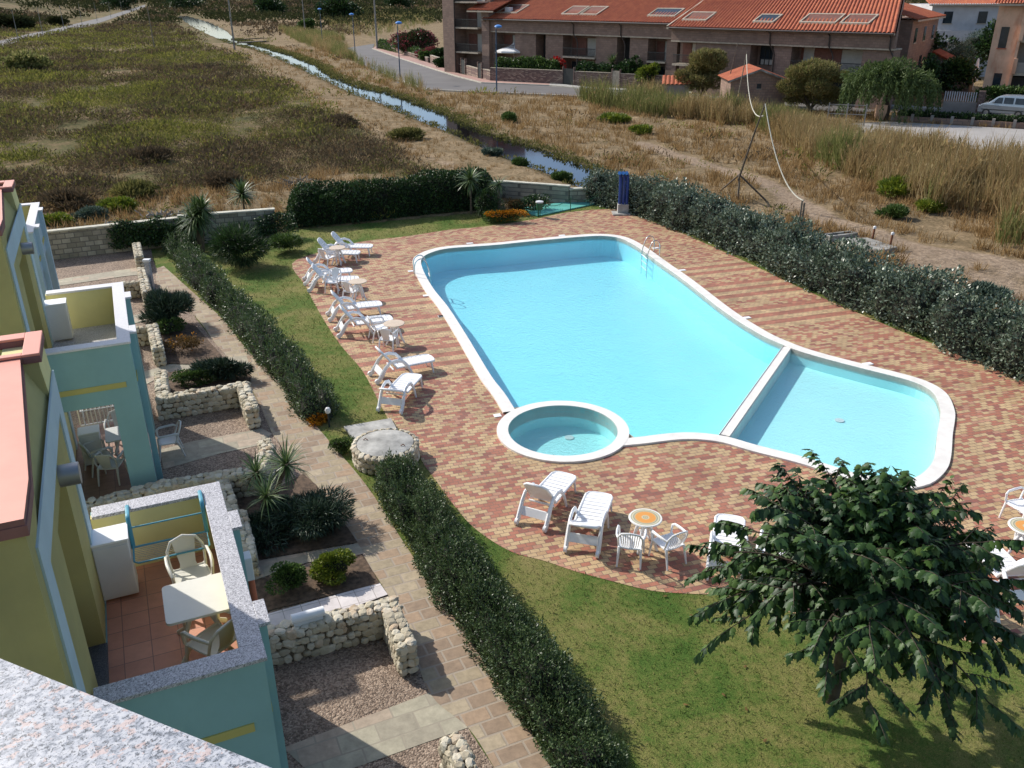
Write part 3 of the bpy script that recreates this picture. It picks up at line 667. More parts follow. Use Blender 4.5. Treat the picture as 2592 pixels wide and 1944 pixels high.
beds=[[zK(-20,330),zK(160,290),zK(330,200),zK(395,255),zK(560,480),zK(600,540),zK(340,585),zK(40,640),zK(-20,640)],[zK(50,740),zK(625,598),zK(710,745),zK(60,905)],[z4(1170,1090),z4(1480,1120),z4(1710,1380),z4(1440,1430),z4(1210,1420)],[z5(1250,140),z5(1800,60),z5(1920,160),z5(1900,260),z5(1280,300)]]
for i_,P_ in enumerate(beds): strip('planting_bed',P_,.026+.002*i_,M_soil)
# fallback ground round the camera
mb=MB().box(-60,60,-40,6.2,-.4,-.05);struct(mb,'yard',M_gravel)
# ================================================================ foliage helpers
def leaf_mesh(name,P,D,N,L,W,mats,mi=None,parent=None,fold=.0,blade=False,loc=None,shape='diamond'):
    """many leaves: P base points, D direction, N face normal, L length, W width"""
    P=np.asarray(P,float);n=len(P);D=D/np.linalg.norm(D,axis=1)[:,None];S=np.cross(D,N);S/=np.linalg.norm(S,axis=1)[:,None]+1e-9
    Nn=np.cross(S,D);L=np.broadcast_to(L,n)[:,None];W=np.broadcast_to(W,n)[:,None]
    if blade:
        V=np.stack([P-S*W*.5,P+S*W*.5,P+D*L*.6-Nn*L*.04+S*W*.35,P+D*L*.6-Nn*L*.04-S*W*.35,P+D*L-Nn*L*.2],1)
        k=5;fs=[(0,1,2,3),(3,2,4)]
    elif shape=='broad':
        q=[(0,0,0),(.10,.34,-.03),(.36,.55,-.14),(.42,.33,-.05),(.66,.40,-.13),(.72,.2,-.08),(1.,0,-.2)]
        pt=lambda a,b,c,s_:P+D*L*a+S*W*b*s_+Nn*W*c
        V=np.stack([pt(*q[i],1) for i in range(7)]+[pt(*q[i],-1) for i in (5,4,3,2,1)]+[pt(.4,0,.05,1)],1)
        k=13;fs=[(i,(i+1)%12,12) for i in range(12)]
    else:
        V=np.stack([P,P+D*L*.5+S*W*.5,P+D*L-Nn*L*.1,P+D*L*.5-S*W*.5],1);k=4;fs=[(0,1,2,3)]
    V=V.reshape(-1,3);base=np.arange(n)*k
    me=bpy.data.meshes.new(name);me.vertices.add(len(V));me.vertices.foreach_set('co',V.ravel().astype(np.float32))
    idx=np.concatenate([(base[:,None]+np.array(f)) .ravel() if False else np.zeros(0) for f in fs]) if False else None
    cols=[];tot=[]
    A=np.concatenate([base[:,None]+np.array(f)[None,:] for f in fs],1)   # per leaf contiguous
    lens=np.array([len(f) for f in fs]);me.loops.add(A.size);me.loops.foreach_set('vertex_index',A.ravel().astype(np.int32))
    lt=np.tile(lens,n);ls=np.concatenate([[0],np.cumsum(lt)[:-1]])
    me.polygons.add(len(lt));me.polygons.foreach_set('loop_start',ls.astype(np.int32));me.polygons.foreach_set('loop_total',lt.astype(np.int32))
    mats=mats if isinstance(mats,(list,tuple)) else [mats]
    for m in mats: me.materials.append(m)
    if mi is not None: me.polygons.foreach_set('material_index',np.repeat(mi,len(fs)).astype(np.int32))
    me.update();o=bpy.data.objects.new(name,me);COL.objects.link(o)
    if parent:o.parent=parent
    if loc:o.location=loc
    return o
def rdir(n,up=0.,rng=RNG):
    d=rng.normal(size=(n,3));d[:,2]+=up;return d/np.linalg.norm(d,axis=1)[:,None]
def crown_pts(n,rad,lumps,rng,zmin=.02,fill=.35,lumpr=.42):
    "points near the skin of many lumps filling an ellipsoid"
    rad=np.array(rad);c=rdir(lumps,.15,rng)*(rng.random((lumps,1))**.5)*(1-lumpr*.8)
    k=rng.integers(0,lumps,n);d=rdir(n,.15,rng);r=lumpr*(.55+.6*rng.random(lumps))
    q=c[k]+d*(r[k]*(1-fill*rng.random(n)**1.5))[:,None]
    out=q*rad;out[:,2]+=rad[2];ok=out[:,2]>zmin
    return out[ok],(q/np.linalg.norm(q,axis=1)[:,None]*.6+d*.6)[ok]
def bush(name,loc,rad,n,L,W,mat,label,cat='shrub',group=None,lumps=14,seed=0,blade=False,core=True,up=.3,trunk=None,flower=None,lumpr=.42,spiky=0,corescale=.44):
    rng=np.random.default_rng(seed+11);root=empty(name,(loc[0],loc[1],loc[2] if len(loc)>2 else 0),0,label,cat,group)
    P,D=crown_pts(n,rad,lumps,rng,lumpr=lumpr)
    h0=0
    if trunk:
        h0=trunk[0];mb=MB();R=trunk[1]
        mb.tube([(0,0,-.1),(.03,0,h0*.5),(-.02,.03,h0+.1)],[R*1.3,R,R*.9],8)
        for k in range(7):
            a=k*2.4;e=(rad[0]*.55*math.cos(a),rad[1]*.55*math.sin(a),h0+rad[2]*(.7+.6*rng.random()))
            mb.tube([(0,0,h0*.8),(e[0]*.4,e[1]*.4,(h0+e[2])/2),e],[R*.7,R*.45,R*.15],6)
        mb.obj('trunk',M_bark,root,smooth=True)
    P[:,2]+=h0
    Dd=D*(1-spiky)+rdir(len(P),up,rng)*.7+np.array([0,0,spiky])
    o=leaf_mesh('crown' if trunk else 'foliage',P,Dd,rdir(len(P),.6,rng),L*(.7+.6*rng.random(len(P))),W,mat,parent=root,blade=blade)
    if core:
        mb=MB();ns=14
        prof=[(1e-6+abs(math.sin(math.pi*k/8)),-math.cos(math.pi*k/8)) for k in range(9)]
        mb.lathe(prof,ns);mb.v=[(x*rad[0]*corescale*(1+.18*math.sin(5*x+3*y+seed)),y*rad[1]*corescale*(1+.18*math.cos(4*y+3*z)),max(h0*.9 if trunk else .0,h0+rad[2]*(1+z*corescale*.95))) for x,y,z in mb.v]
        mb.obj('dark_core',M_core,root)  # added dark lump that stops the view passing through the leaves
    if flower:
        fm,fn,fl=flower;P2,D2=crown_pts(fn,tuple(r*1.06 for r in rad),lumps,rng,lumpr=lumpr);P2[:,2]+=h0
        leaf_mesh('flowers',P2,D2+rdir(len(P2),.5,rng)*.5,rdir(len(P2),.5,rng),fl,fl*.8,fm,parent=root)
    return root
def hedge(name,line,width,height,n,L,W,mat,label,seed=0,hvar=.15,wvar=.12,lump=.9,upright=.2,tall=0,z0=0,offs=0):
    rng=np.random.default_rng(seed+5)
    ln=resample(line,.25,closed=False);A=np.array(ln);dv=np.gradient(A,axis=0);dv/=np.hypot(*dv.T)[:,None];nr=np.stack([-dv[:,1],dv[:,0]],1)
    s=np.cumsum(np.r_[0,np.hypot(*np.diff(A,axis=0).T)])
    def prof(q,ang):   # local width and height factors
        return 1+hvar*(vnoise(np.stack([q,ang*1.3],1),lump,seed)-.5)*2+hvar*.8*(vnoise(np.stack([q,ang*3],1),lump*.35,seed+3)-.5)*2
    c=A.mean(0);root=empty(name,(float(c[0]),float(c[1]),z0),0,label,'hedge')
    q=rng.random(n)*s[-1];ang=rng.random(n)*math.pi   # 0..pi over the cross-section arch
    x=np.interp(q,s,A[:,0]);y=np.interp(q,s,A[:,1]);nx=np.interp(q,s,nr[:,0]);ny=np.interp(q,s,nr[:,1])
    endt=np.minimum(np.clip(q/(width*.5),0,1),np.clip((s[-1]-q)/(width*.5),0,1));endf=np.sqrt(np.clip(1-(1-endt)**2,0.05,1))
    f=prof(q,ang)*(1-.30*rng.random(n)**2)
    ex=3.2  # superellipse
    ca,sa=np.cos(ang),np.sin(ang);rr=(np.abs(ca)**ex+np.abs(sa)**ex)**(-1/ex)
    w_=ca*rr*width*.5*f*endf;h_=sa*rr*height*f*endf
    P=np.stack([x+nx*w_-c[0],y+ny*w_-c[1],h_+.02],1)
    out=np.stack([nx*ca,ny*ca,sa+.1],1)
    D=out*.9+rdir(n,upright,rng)*.9
    l=L*(.6+.8*rng.random(n))
    if tall:
        k=rng.random(n)<tall;D[k]=out[k]*.3+np.array([0,0,1.3])+rng.normal(size=(k.sum(),3))*.2;l[k]*=2.2;P[k,2]+=rng.random(k.sum())*height*.18
    leaf_mesh('foliage',P,D,rdir(n,.5,rng)+out*.5,l,W,mat,parent=root)
    # added closed core, near black, blocks the view through the hedge
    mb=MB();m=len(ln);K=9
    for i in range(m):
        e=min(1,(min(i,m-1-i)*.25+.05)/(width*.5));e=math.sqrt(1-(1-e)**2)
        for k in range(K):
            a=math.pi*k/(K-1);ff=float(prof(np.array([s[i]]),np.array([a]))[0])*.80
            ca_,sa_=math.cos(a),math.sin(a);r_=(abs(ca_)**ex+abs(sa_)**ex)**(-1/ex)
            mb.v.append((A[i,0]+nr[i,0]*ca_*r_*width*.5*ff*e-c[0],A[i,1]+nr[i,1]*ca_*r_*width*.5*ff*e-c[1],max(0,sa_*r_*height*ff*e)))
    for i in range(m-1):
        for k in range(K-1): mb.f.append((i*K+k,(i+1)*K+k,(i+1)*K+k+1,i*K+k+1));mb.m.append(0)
    mb.obj('dark_core',M_core,root);return root
def rosette(P,D,N,L,W,c,n,length,wid,rng,droop=.5,zr_=(-.5,1)):
    az=rng.random(n)*2*math.pi;el=rng.uniform(zr_[0],zr_[1],n)*1.35
    d=np.stack([np.cos(az)*np.cos(el),np.sin(az)*np.cos(el),np.sin(el)],1)
    P.append(np.tile(np.array(c),(n,1))+d*.04);D.append(d);N.append(np.stack([-np.cos(az)*np.sin(el),-np.sin(az)*np.sin(el),np.cos(el)],1)+rng.normal(size=(n,3))*.15)
    L.append(length*(.7+.35*rng.random(n)));W.append(np.full(n,wid))
def sword_plant(name,loc,heads,label,n=150,length=.8,wid=.045,trunk=True,cat='palm',seed=0,mat=None,stem=.05,zr_=(-.5,1)):
    rng=np.random.default_rng(seed);root=empty(name,(loc[0],loc[1],0),0,label,cat);P,D,N,L,W=[],[],[],[],[]
    for h in heads: rosette(P,D,N,L,W,h[:3],n,length*(h[3] if len(h)>3 else 1),wid,rng,zr_=zr_)
    leaf_mesh('fronds',np.concatenate(P),np.concatenate(D),np.concatenate(N),np.concatenate(L),np.concatenate(W),mat or L_sword,parent=root,blade=True)
    if trunk:
        mb=MB()
        for h in heads: mb.tube([(0,0,-.05),(h[0]*.5,h[1]*.5,h[2]*.5),(h[0],h[1],h[2])],[stem*1.3,stem,stem*1.1],8)
        mb.obj('trunk',M_bark,root,smooth=True)
    return root
# ================================================================ furniture
def lounger_proto(angle=52,mat=None):
    mat=mat or M_white;root=empty('sun_lounger',(0,0,0));H=.37
    # deck (hinge at x=0, foot at x=1.2): frame rails plus slats with gaps
    mb=MB();Wd=.31
    def z(x): return H+.015*math.sin(x*2.6)
    xs=[0,.13,.26,.39,.52,.66,.80,.94,1.08]
    for i,x in enumerate(xs):
        g=.018;x1=(xs[i+1] if i<len(xs)-1 else 1.22)
        w=Wd-.045
        mb.box(x+g/2,x1-g/2,-w,w,z(x)-.035,z(x)+.008)
    rail=[(x,y_) for x in (0,) for y_ in (0,)]
    for sgn_ in (-1,1):
        mb.tube([(-.02,sgn_*(Wd-.02),H-.005),(.5,sgn_*(Wd-.015),H+.012),(1.1,sgn_*(Wd-.02),H),(1.2,sgn_*(Wd-.07),H-.005),(1.24,sgn_*.12,H-.01),(1.245,0,H-.01)],[.03,.032,.032,.032,.03,.03],8)
    mb.obj('seat_deck',mat,root,smooth=True)
    a=math.radians(angle);ca,sa=math.cos(a),math.sin(a);Lb=.74
    def bk(l,y,o=0): return (-l*ca-o*sa,y,H+.01+l*sa-o*ca)
    mb=MB()
    for sgn_ in (-1,1): mb.tube([bk(0,sgn_*.28),bk(Lb*.5,sgn_*.285),bk(Lb-.08,sgn_*.26),bk(Lb,sgn_*.17),bk(Lb+.01,0)],[.028,.03,.03,.032,.032],8)
    for i in range(7):
        l0=.03+i*.1;l1=l0+.090;w=.265-(.03 if i==6 else 0)
        vs=[bk(l0,-w,-.01),bk(l0,w,-.01),bk(l1,w,-.01),bk(l1,-w,-.01),bk(l0,-w,.012),bk(l0,w,.012),bk(l1,w,.012),bk(l1,-w,.012)]
        mb.add(vs,[(0,1,2,3),(7,6,5,4),(0,4,5,1),(1,5,6,2),(2,6,7,3),(3,7,4,0)])
    mb.obj('backrest',mat,root,smooth=True)
    for sgn_ in (-1,1):
        y=sgn_*.335
        MB().tube([(-.60,y,.07),(-.47,y,.26),(-.36,y,.45),(-.22,y,.585),(-.02,y,.62),(.18,y,.56),(.32,y,.40),(.42,y,.2),(.50,y,.0)],[.05,.05,.042,.036,.035,.035,.033,.03,.025],8,flat=1.45).obj('armrest',mat,root,smooth=True)
        wl=MB().tube([(-.64,y-.03,.075),(-.64,y+.03,.075)],.075,16);wl.obj('wheel',mat,root,smooth=True)
        MB().tube([(1.10,sgn_*.25,H-.02),(1.13,sgn_*.27,.18),(1.15,sgn_*.28,0)],[.045,.03,.022],8).obj('leg',mat,root,smooth=True)
    mb=MB();mb.add([(-.50,-.3,.20),(-.50,.3,.20),(-.42,.3,.36),(-.42,-.3,.36),(-.53,-.3,.2),(-.53,.3,.2),(-.45,.3,.36),(-.45,-.3,.36)],[(0,1,2,3),(7,6,5,4),(0,4,5,1),(2,6,7,3),(1,5,6,2),(0,3,7,4)])
    mb.tube([(-.1,-.3,H-.04),(-.1,.3,H-.04)],.025,8)
    mb.obj('cross_brace',mat,root)
    return root
def chair_proto(mat,slats=False,name='garden_armchair'):
    root=empty(name,(0,0,0));H=.43  # faces +x
    mb=MB();n=8
    # seat: dished panel
    g=[]
    for i in range(n+1):
        for j in range(n+1):
            u=i/n;v=j/n*2-1;x=-.21+.44*u;w=.235-.02*(1-u);dz=-.03*(1-v*v)*(1-abs(2*u-1)**2)-.03*(1-u)+(-.03 if i==n else 0)
            g.append((x+(.0),v*w,H+dz))
    m=n+1;fs=[(i*m+j,i*m+j+1,(i+1)*m+j+1,(i+1)*m+j) for i in range(n) for j in range(n)]
    fs=[f[::-1] for f in fs]
    mb.add(g,fs);mb.add([(x,y,z-.02) for x,y,z in g],[f[::-1] for f in fs])
    rim=[(-.21,-.215,H-.03),(-.02,-.235,H-.02),(.2,-.24,H-.01),(.235,0,H-.03),(.2,.24,H-.01),(-.02,.235,H-.02),(-.21,.215,H-.03),(-.22,0,H-.04)]
    mb.tube(rim+[rim[0]],.018,6)
    mb.obj('seat',mat,root,smooth=True)
    # back: arched frame with a central curved panel
    mb=MB()
    def B(y,h): # h 0..1
        return (-.21-.15*h-.035*math.sin(h*3)*.5+.16*y*y/.07*.35,y,H-.02+.43*h)
    arch=[B(-.225,0),B(-.24,.35),B(-.235,.65),B(-.17,.9),B(0,1.0),B(.17,.9),B(.235,.65),B(.24,.35),B(.225,0)]
    mb.tube(arch,.02,8)
    K=8
    def pw(h): return .10+.065*h**1.3+(.02 if h<.1 else 0)
    if slats:
        for s_ in range(-4,5):
            y0=s_*.042
            mb.tube([B(y0*.9,.0),B(y0,.4),B(y0*1.1,.75),B(y0*1.15,.97-abs(s_)*.018)],.0105,5,flat=.6)
    else:
        P=[];
        for i in range(K+1):
            h=i/K*.97
            for j in range(7):
                v=j/6*2-1;P.append(B(v*pw(h),h*(1-.05*v*v) if i==K else h))
        fs=[(i*7+j,i*7+j+1,(i+1)*7+j+1,(i+1)*7+j) for i in range(K) for j in range(6)]
        mb.add(P,fs);mb.add([(x-.012,y,z) for x,y,z in P],[f[::-1] for f in fs])
    mb.obj('backrest',mat,root,smooth=True)
    for s_ in (-1,1):
        MB().tube([B(s_*.238,.52),(-.18,s_*.275,H+.235),(0.,s_*.285,H+.225),(.16,s_*.275,H+.215),(.225,s_*.262,H+.17),(.225,s_*.245,H+.0)],[.018,.022,.024,.024,.022,.02],8,flat=1.3).obj('armrest',mat,root,smooth=True)
    for s_ in (-1,1):
        MB().tube([(.2,s_*.235,H),(.235,s_*.25,H*.5),(.26,s_*.262,0)],[.03,.024,.018],8).obj('leg',mat,root,smooth=True)
        MB().tube([(-.21,s_*.215,H-.02),(-.27,s_*.225,H*.5),(-.32,s_*.235,0)],[.03,.024,.018],8).obj('leg',mat,root,smooth=True)
    return root
def table_mat():
    m,t,b=NT('inlaid_tabletop');c=nn(t,'ShaderNodeTexCoord');s=nn(t,'ShaderNodeSeparateXYZ');t.links.new(c.outputs['Object'],s.inputs[0])
    r=math_(t,'SQRT',math_(t,'ADD',math_(t,'MULTIPLY',s.outputs[0],s.outputs[0]),math_(t,'MULTIPLY',s.outputs[1],s.outputs[1])))
    ang=math_(t,'ARCTAN2',s.outputs[1],s.outputs[0]);wv=math_(t,'MULTIPLY',math_(t,'SINE',math_(t,'MULTIPLY',ang,34.)),math_(t,'SINE',math_(t,'MULTIPLY',r,260.)))
    q=ramp(t,math_(t,'MULTIPLY',r,2.5),[(0,(.35,.33,.2)),(.05,(.6,.5,.3)),(.10,(.25,.25,.16)),(.13,(.62,.52,.32)),(.2,(.72,.32,.07)),(.52,(.62,.52,.32)),(.57,(.3,.3,.2)),(.62,(.66,.6,.42)),(.71,(.35,.34,.22)),(.75,(.78,.76,.7))],const=True)
    band=math_(t,'MULTIPLY',math_(t,'MULTIPLY',math_(t,'GREATER_THAN',r,.208),math_(t,'LESS_THAN',r,.30)),math_(t,'GREATER_THAN',wv,.2))
    q=mix(t,math_(t,'MULTIPLY',band,.5),q,(.25,.25,.15))
    t.links.new(q,b.inputs['Base Color']);b.inputs['Roughness'].default_value=.3;return m
M_top=table_mat()
def table_proto(top=None):
    root=empty('round_table',(0,0,0))
    MB().lathe([(.30,.685),(.335,.69),(.345,.705),(.335,.72),(.30,.722),(0,.7221)],40).obj('tabletop',top or M_top,root,smooth=True)
    MB().lathe([(.06,.69),(.05,.6),(.04,.45),(.055,.36),(.03,.3)],16).obj('column',M_white,root,smooth=True)
    for k in range(4):
        a=k*math.pi/2+.5;c,s_=math.cos(a),math.sin(a)
        MB().tube([(.04*c,.04*s_,.66),(.16*c,.16*s_,.45),(.22*c,.22*s_,.2),(.30*c,.30*s_,0)],[.035,.03,.026,.024],8,flat=1.3).obj('leg',M_white,root,smooth=True)
    MB().box(-.16,.16,-.012,.012,.3,.34).obj('brace',M_white,root)
    return root
# loungers: (hinge pixel, foot-end pixel, reader, back angle, label)
LG=[((745,350),(1095,350),zA,48,'white lounger farthest from the camera at the top end of the left row'),
 ((560,440),(915,440),zA,48,'white lounger just in front of the farthest one, beside a small table'),
 ((400,720),(825,685),zA,55,'white lounger third from the far end, behind the chair that faces the camera'),
 ((450,820),(945,800),zA,55,'white lounger whose deck passes behind two white chairs and a round table'),
 ((760,1200),(1240,1150),zA,55,'white lounger standing where the red and tan stripes begin, upper of the pair'),
 ((890,1410),(1385,1350),zA,55,'white lounger lower of the striped paving pair, next to the cream table'),
 ((815,790),(1345,690),zB,52,'white lounger with raised back second from the near end of the left row'),
 ((870,1160),(1085,925),zB,24,'white lounger nearest the lawn corner, turned askew with a low backrest'),
 ((800,1400),(1020,1150),zC,60,'white lounger directly below the round spa, left of two'),
 ((810,1010),(875,845),zD,30,'white lounger right of two below the spa, next to the orange topped table'),
 ((1780,1160),(1790,1030),zD,30,'white lounger half hidden behind the left branches of the broad leaved tree'),
 ((960,1150),(780,930),zL,45,'white lounger mostly hidden behind the right side of the tree crown'),
 ((1480,1010),(1190,715),zL,50,'white lounger at the right edge of the picture with its back to the camera'),
 ((650,1165),(660,1050),lambda x,y,z=0:at(1020+x,70+y,z),30,'white lounger glimpsed through the leaves in the middle of the tree')]
base={}
for k,(h,f,rd_,an,lab) in enumerate(LG):
    ak=48 if an>=45 else 26
    if ak not in base: base[ak]=lounger_proto(52 if ak==48 else 27);first=base[ak];o=first;proto_kids(first)
    else: o=copy_tree(base[ak])
    hp=rd_(*h,.37);fp=rd_(*f,.37);a=math.atan2(fp[1]-hp[1],fp[0]-hp[0])
    # keep the foot end where it was measured, the lounger is 1.24 m from hinge to foot
    mx,my=(hp[0]+fp[0])/2,(hp[1]+fp[1])/2
    o.location=(mx-.62*math.cos(a),my-.62*math.sin(a),.002);o.rotation_euler=(0,0,a)
    tag(o,lab,'sun lounger','white sun loungers around the pool')
M_top2=simple('pale_peach_top',(.66,.52,.38),.35,.08,9,obj=True)
tb=table_proto();proto_kids(tb);tb2=table_proto(M_top2);proto_kids(tb2);tu=set()
TBL=[(zA(630,372,.7),'round cream topped table between the two farthest loungers'),(zA(915,845,.7),'round table behind the chair beside the fourth lounger'),(zB(815,218,.7),'round table with cream rim standing on the striped paving'),(zD(1200,995,.72),'round table with an orange inlaid top in front of the broad leaved tree'),(zL(1690,560,.7),'round orange topped table cut by the right edge of the picture')]
for i,(p,lab) in enumerate(TBL):
    src=tb2 if i<3 else tb;o=copy_tree(src) if src.name in tu else src;tu.add(src.name);o.location=(p[0],p[1],.002);o.rotation_euler=(0,0,i*.7);tag(o,lab,'table','round tables by the pool')
ch=chair_proto(M_white);proto_kids(ch);chs=chair_proto(M_white,True);proto_kids(chs)
CH=[(zA(505,632),58,0,'white armchair seen from behind near the two farthest loungers'),
 (zA(585,985),-100,0,'white armchair facing the camera in front of the fourth lounger'),
 (zA(845,1112),62,0,'white armchair seen from behind beside a small round table in the left row'),
 (zB(745,580),80,0,'white armchair seen from behind in front of the cream table on the stripes'),
 (zB(620,430),25,0,'white armchair partly hidden left of the cream table on the stripes'),
 (zD(1090,1285),78,1,'white slatted armchair left of two below the orange topped table'),
 (zD(1350,1285),118,1,'white slatted armchair right of two below the orange topped table'),
 (zL(1620,640),200,0,'white armchair above the orange topped table at the right edge'),
 (zL(1700,880),120,0,'white armchair below the orange topped table at the right edge')]
used=[0,0]
for p,a,k,lab in CH:
    src=(ch,chs)[k];o=src if not used[k] else copy_tree(src);used[k]=1
    if lab.startswith('white armchair above'): p=zL(1600,500)
    o.location=(p[0],p[1],.002);o.rotation_euler=(0,0,math.radians(a));tag(o,lab,'chair','white armchairs by the pool')
# pool ladders
def ladder(a,b,label,inward,mat):
    "a,b ground points of the two outer rail feet"
    root=empty('pool_ladder',(*a,0),0,label,'ladder');a=np.array(a);b=np.array(b);inward=np.array(inward)/np.hypot(*inward);o_=a
    for q in (a,b):
        q=q-o_;P=[(*q,0),(*q,.45),(*(q+inward*.08),.66),(*(q+inward*.25),.75),(*(q+inward*.42),.68),(*(q+inward*.55),.40),(*(q+inward*.62),.05),(*(q+inward*.62),-.9)]
        MB().tube(smooth3(P),.021,8).obj('handrail',mat,root,smooth=True)
    for z in (-.02,-.28,-.54):
        p=inward*.62;q=b-o_+inward*.62
        MB().tube([(*p,z),(*q,z)],.03,6,flat=.5).obj('step',M_cabinet,root)
def smooth3(P,n=4):
    P=[Vector(p) for p in P];out=[]
    for i in range(len(P)-1):
        a,b,c,d=P[max(i-1,0)],P[i],P[i+1],P[min(i+2,len(P)-1)]
        for k in range(n):
            t=k/n;out.append(.5*((2*b)+(-a+c)*t+(2*a-5*b+4*c-d)*t*t+(-a+3*b-3*c+d)*t**3))
    out.append(P[-1]);return out
ladder(zF(1675,790),zF(1722,830),'chrome ladder with two arched rails at the far right of the pool',(-.9,-.45),M_steel)
ladder(zA(1700,735),zA(1718,790),'steel ladder rails over the far left edge of the pool',(.95,.3),M_steel)
# shower of three leaning blue pipes
p=zF(1415,468);root=empty('pool_shower',(*p,0),0,'three tall blue shower pipes on a white plinth in front of the grey green hedge','shower')
MB().box(-.55,.35,-.42,.35,0,.07).obj('foot_slab',M_conc,root,bevel=.01)
MB().box(-.28,.28,-.12,.22,.07,.50).obj('plinth',M_conc,root,bevel=.015)
for k in (-1,0,1):
    x=k*.175
    t_=MB().tube(smooth3([(x,.05,.48),(x,.05,1.2),(x-.01,.03,1.75),(x-.05,-.07,2.02),(x-.1,-.22,2.12)]),.083,14).obj('pipe',M_blue,root,smooth=True)
    MB().tube([(x-.1,-.21,2.115),(x-.115,-.27,2.13)],.09,14).obj('shower_head',M_lblue,root,smooth=True)
# bin, turquoise mat with rope fence
p=zF(705,495);root=empty('waste_bin',(*p,0),0,'green post bin with a white lid by the turquoise mat','bin')
MB().tube([(0,0,0),(0,0,.5)],.03,8).obj('post',M_dgreen,root);MB().lathe([(.15,.38),(.17,.72),(.17,.74)],16,c=(.06,0,0)).obj('bucket',M_dgreen,root,smooth=True);MB().lathe([(.20,.74),(.20,.80),(.05,.84),(0,.84)],16,c=(.06,0,0)).obj('lid',M_cabinet,root,smooth=True)
mat_=[zF(590,425),zF(980,368),zF(1215,352),zF(1265,375),zF(700,492),zF(640,480)]
c=np.mean(mat_,0);o=MB().prism([(a-c[0],b-c[1]) for a,b in mat_],0,.06).obj('turquoise_mat',M_teal,loc=(c[0],c[1],0));tag(o,'long flat turquoise cover on the ground between the low wall and the paving','cover')
root=empty('rope_fence',(*zF(975,450),0),0,'low dark green post and rope fence in front of the turquoise cover','fence');o_=np.array(zF(975,450))
for q in (zF(720,490),zF(975,450),zF(1225,400)):
    q=np.array(q)-o_;MB().tube([(*q,0),(*q,.75)],.022,6).obj('post',M_dgreen,root)
pp=[np.array(zF(*q))-o_ for q in ((720,490),(975,450),(1225,400))];mb=MB()
for a,b in zip(pp[:-1],pp[1:]): mb.tube([(*(a+(b-a)*t),.68-.25*math.sin(math.pi*t)) for t in np.linspace(0,1,9)],.014,5)
mb.obj('rope',M_dgreen,root)
# round stone tank with a concrete lid, and slab
def stones(mb,pts,nrm,size,rng,flat=.5,m=0):
    "lumpy flattened stones sitting in a wall face"
    t=(1+5**.5)/2
    ico=np.array([(-1,t,0),(1,t,0),(-1,-t,0),(1,-t,0),(0,-1,t),(0,1,t),(0,-1,-t),(0,1,-t),(t,0,-1),(t,0,1),(-t,0,-1),(-t,0,1)],float);ico/=np.linalg.norm(ico[0])
    fi=[(0,11,5),(0,5,1),(0,1,7),(0,7,10),(0,10,11),(1,5,9),(5,11,4),(11,10,2),(10,7,6),(7,1,8),(3,9,4),(3,4,2),(3,2,6),(3,6,8),(3,8,9),(4,9,5),(2,4,11),(6,2,10),(8,6,7),(9,8,1)]
    # one subdivision
    V=list(map(tuple,ico));ed={};F2=[]
    def midp(a,b):
        k=(min(a,b),max(a,b))
        if k not in ed:
            q=(np.array(V[a])+np.array(V[b]));q/=np.linalg.norm(q);V.append(tuple(q));ed[k]=len(V)-1
        return ed[k]
    for a,b,c in fi:
        x,y,z=midp(a,b),midp(b,c),midp(c,a);F2+=[(a,x,z),(b,y,x),(c,z,y),(x,y,z)]
    V=np.array(V)
    for p,n_,s in zip(pts,nrm,size):
        n_=np.array(n_,float);n_/=np.linalg.norm(n_);u=np.cross(n_,(0,0,1) if abs(n_[2])<.9 else (1,0,0));u/=np.linalg.norm(u);v=np.cross(n_,u)
        w=V/np.maximum(np.abs(V).max(1)[:,None],.80)*.95   # squarish
        w=w+rng.normal(size=w.shape)*.10
        sx,sy=s*(.8+.5*rng.random()),s*(.75+.35*rng.random());a=rng.normal()*.25;ca,sa=math.cos(a),math.sin(a)
        q=w[:,0:1]*sx*(u*ca+v*sa)+w[:,1:2]*sy*(-u*sa+v*ca)+w[:,2:3]*s*flat*n_+np.array(p)
        mb.add(q,F2,m)
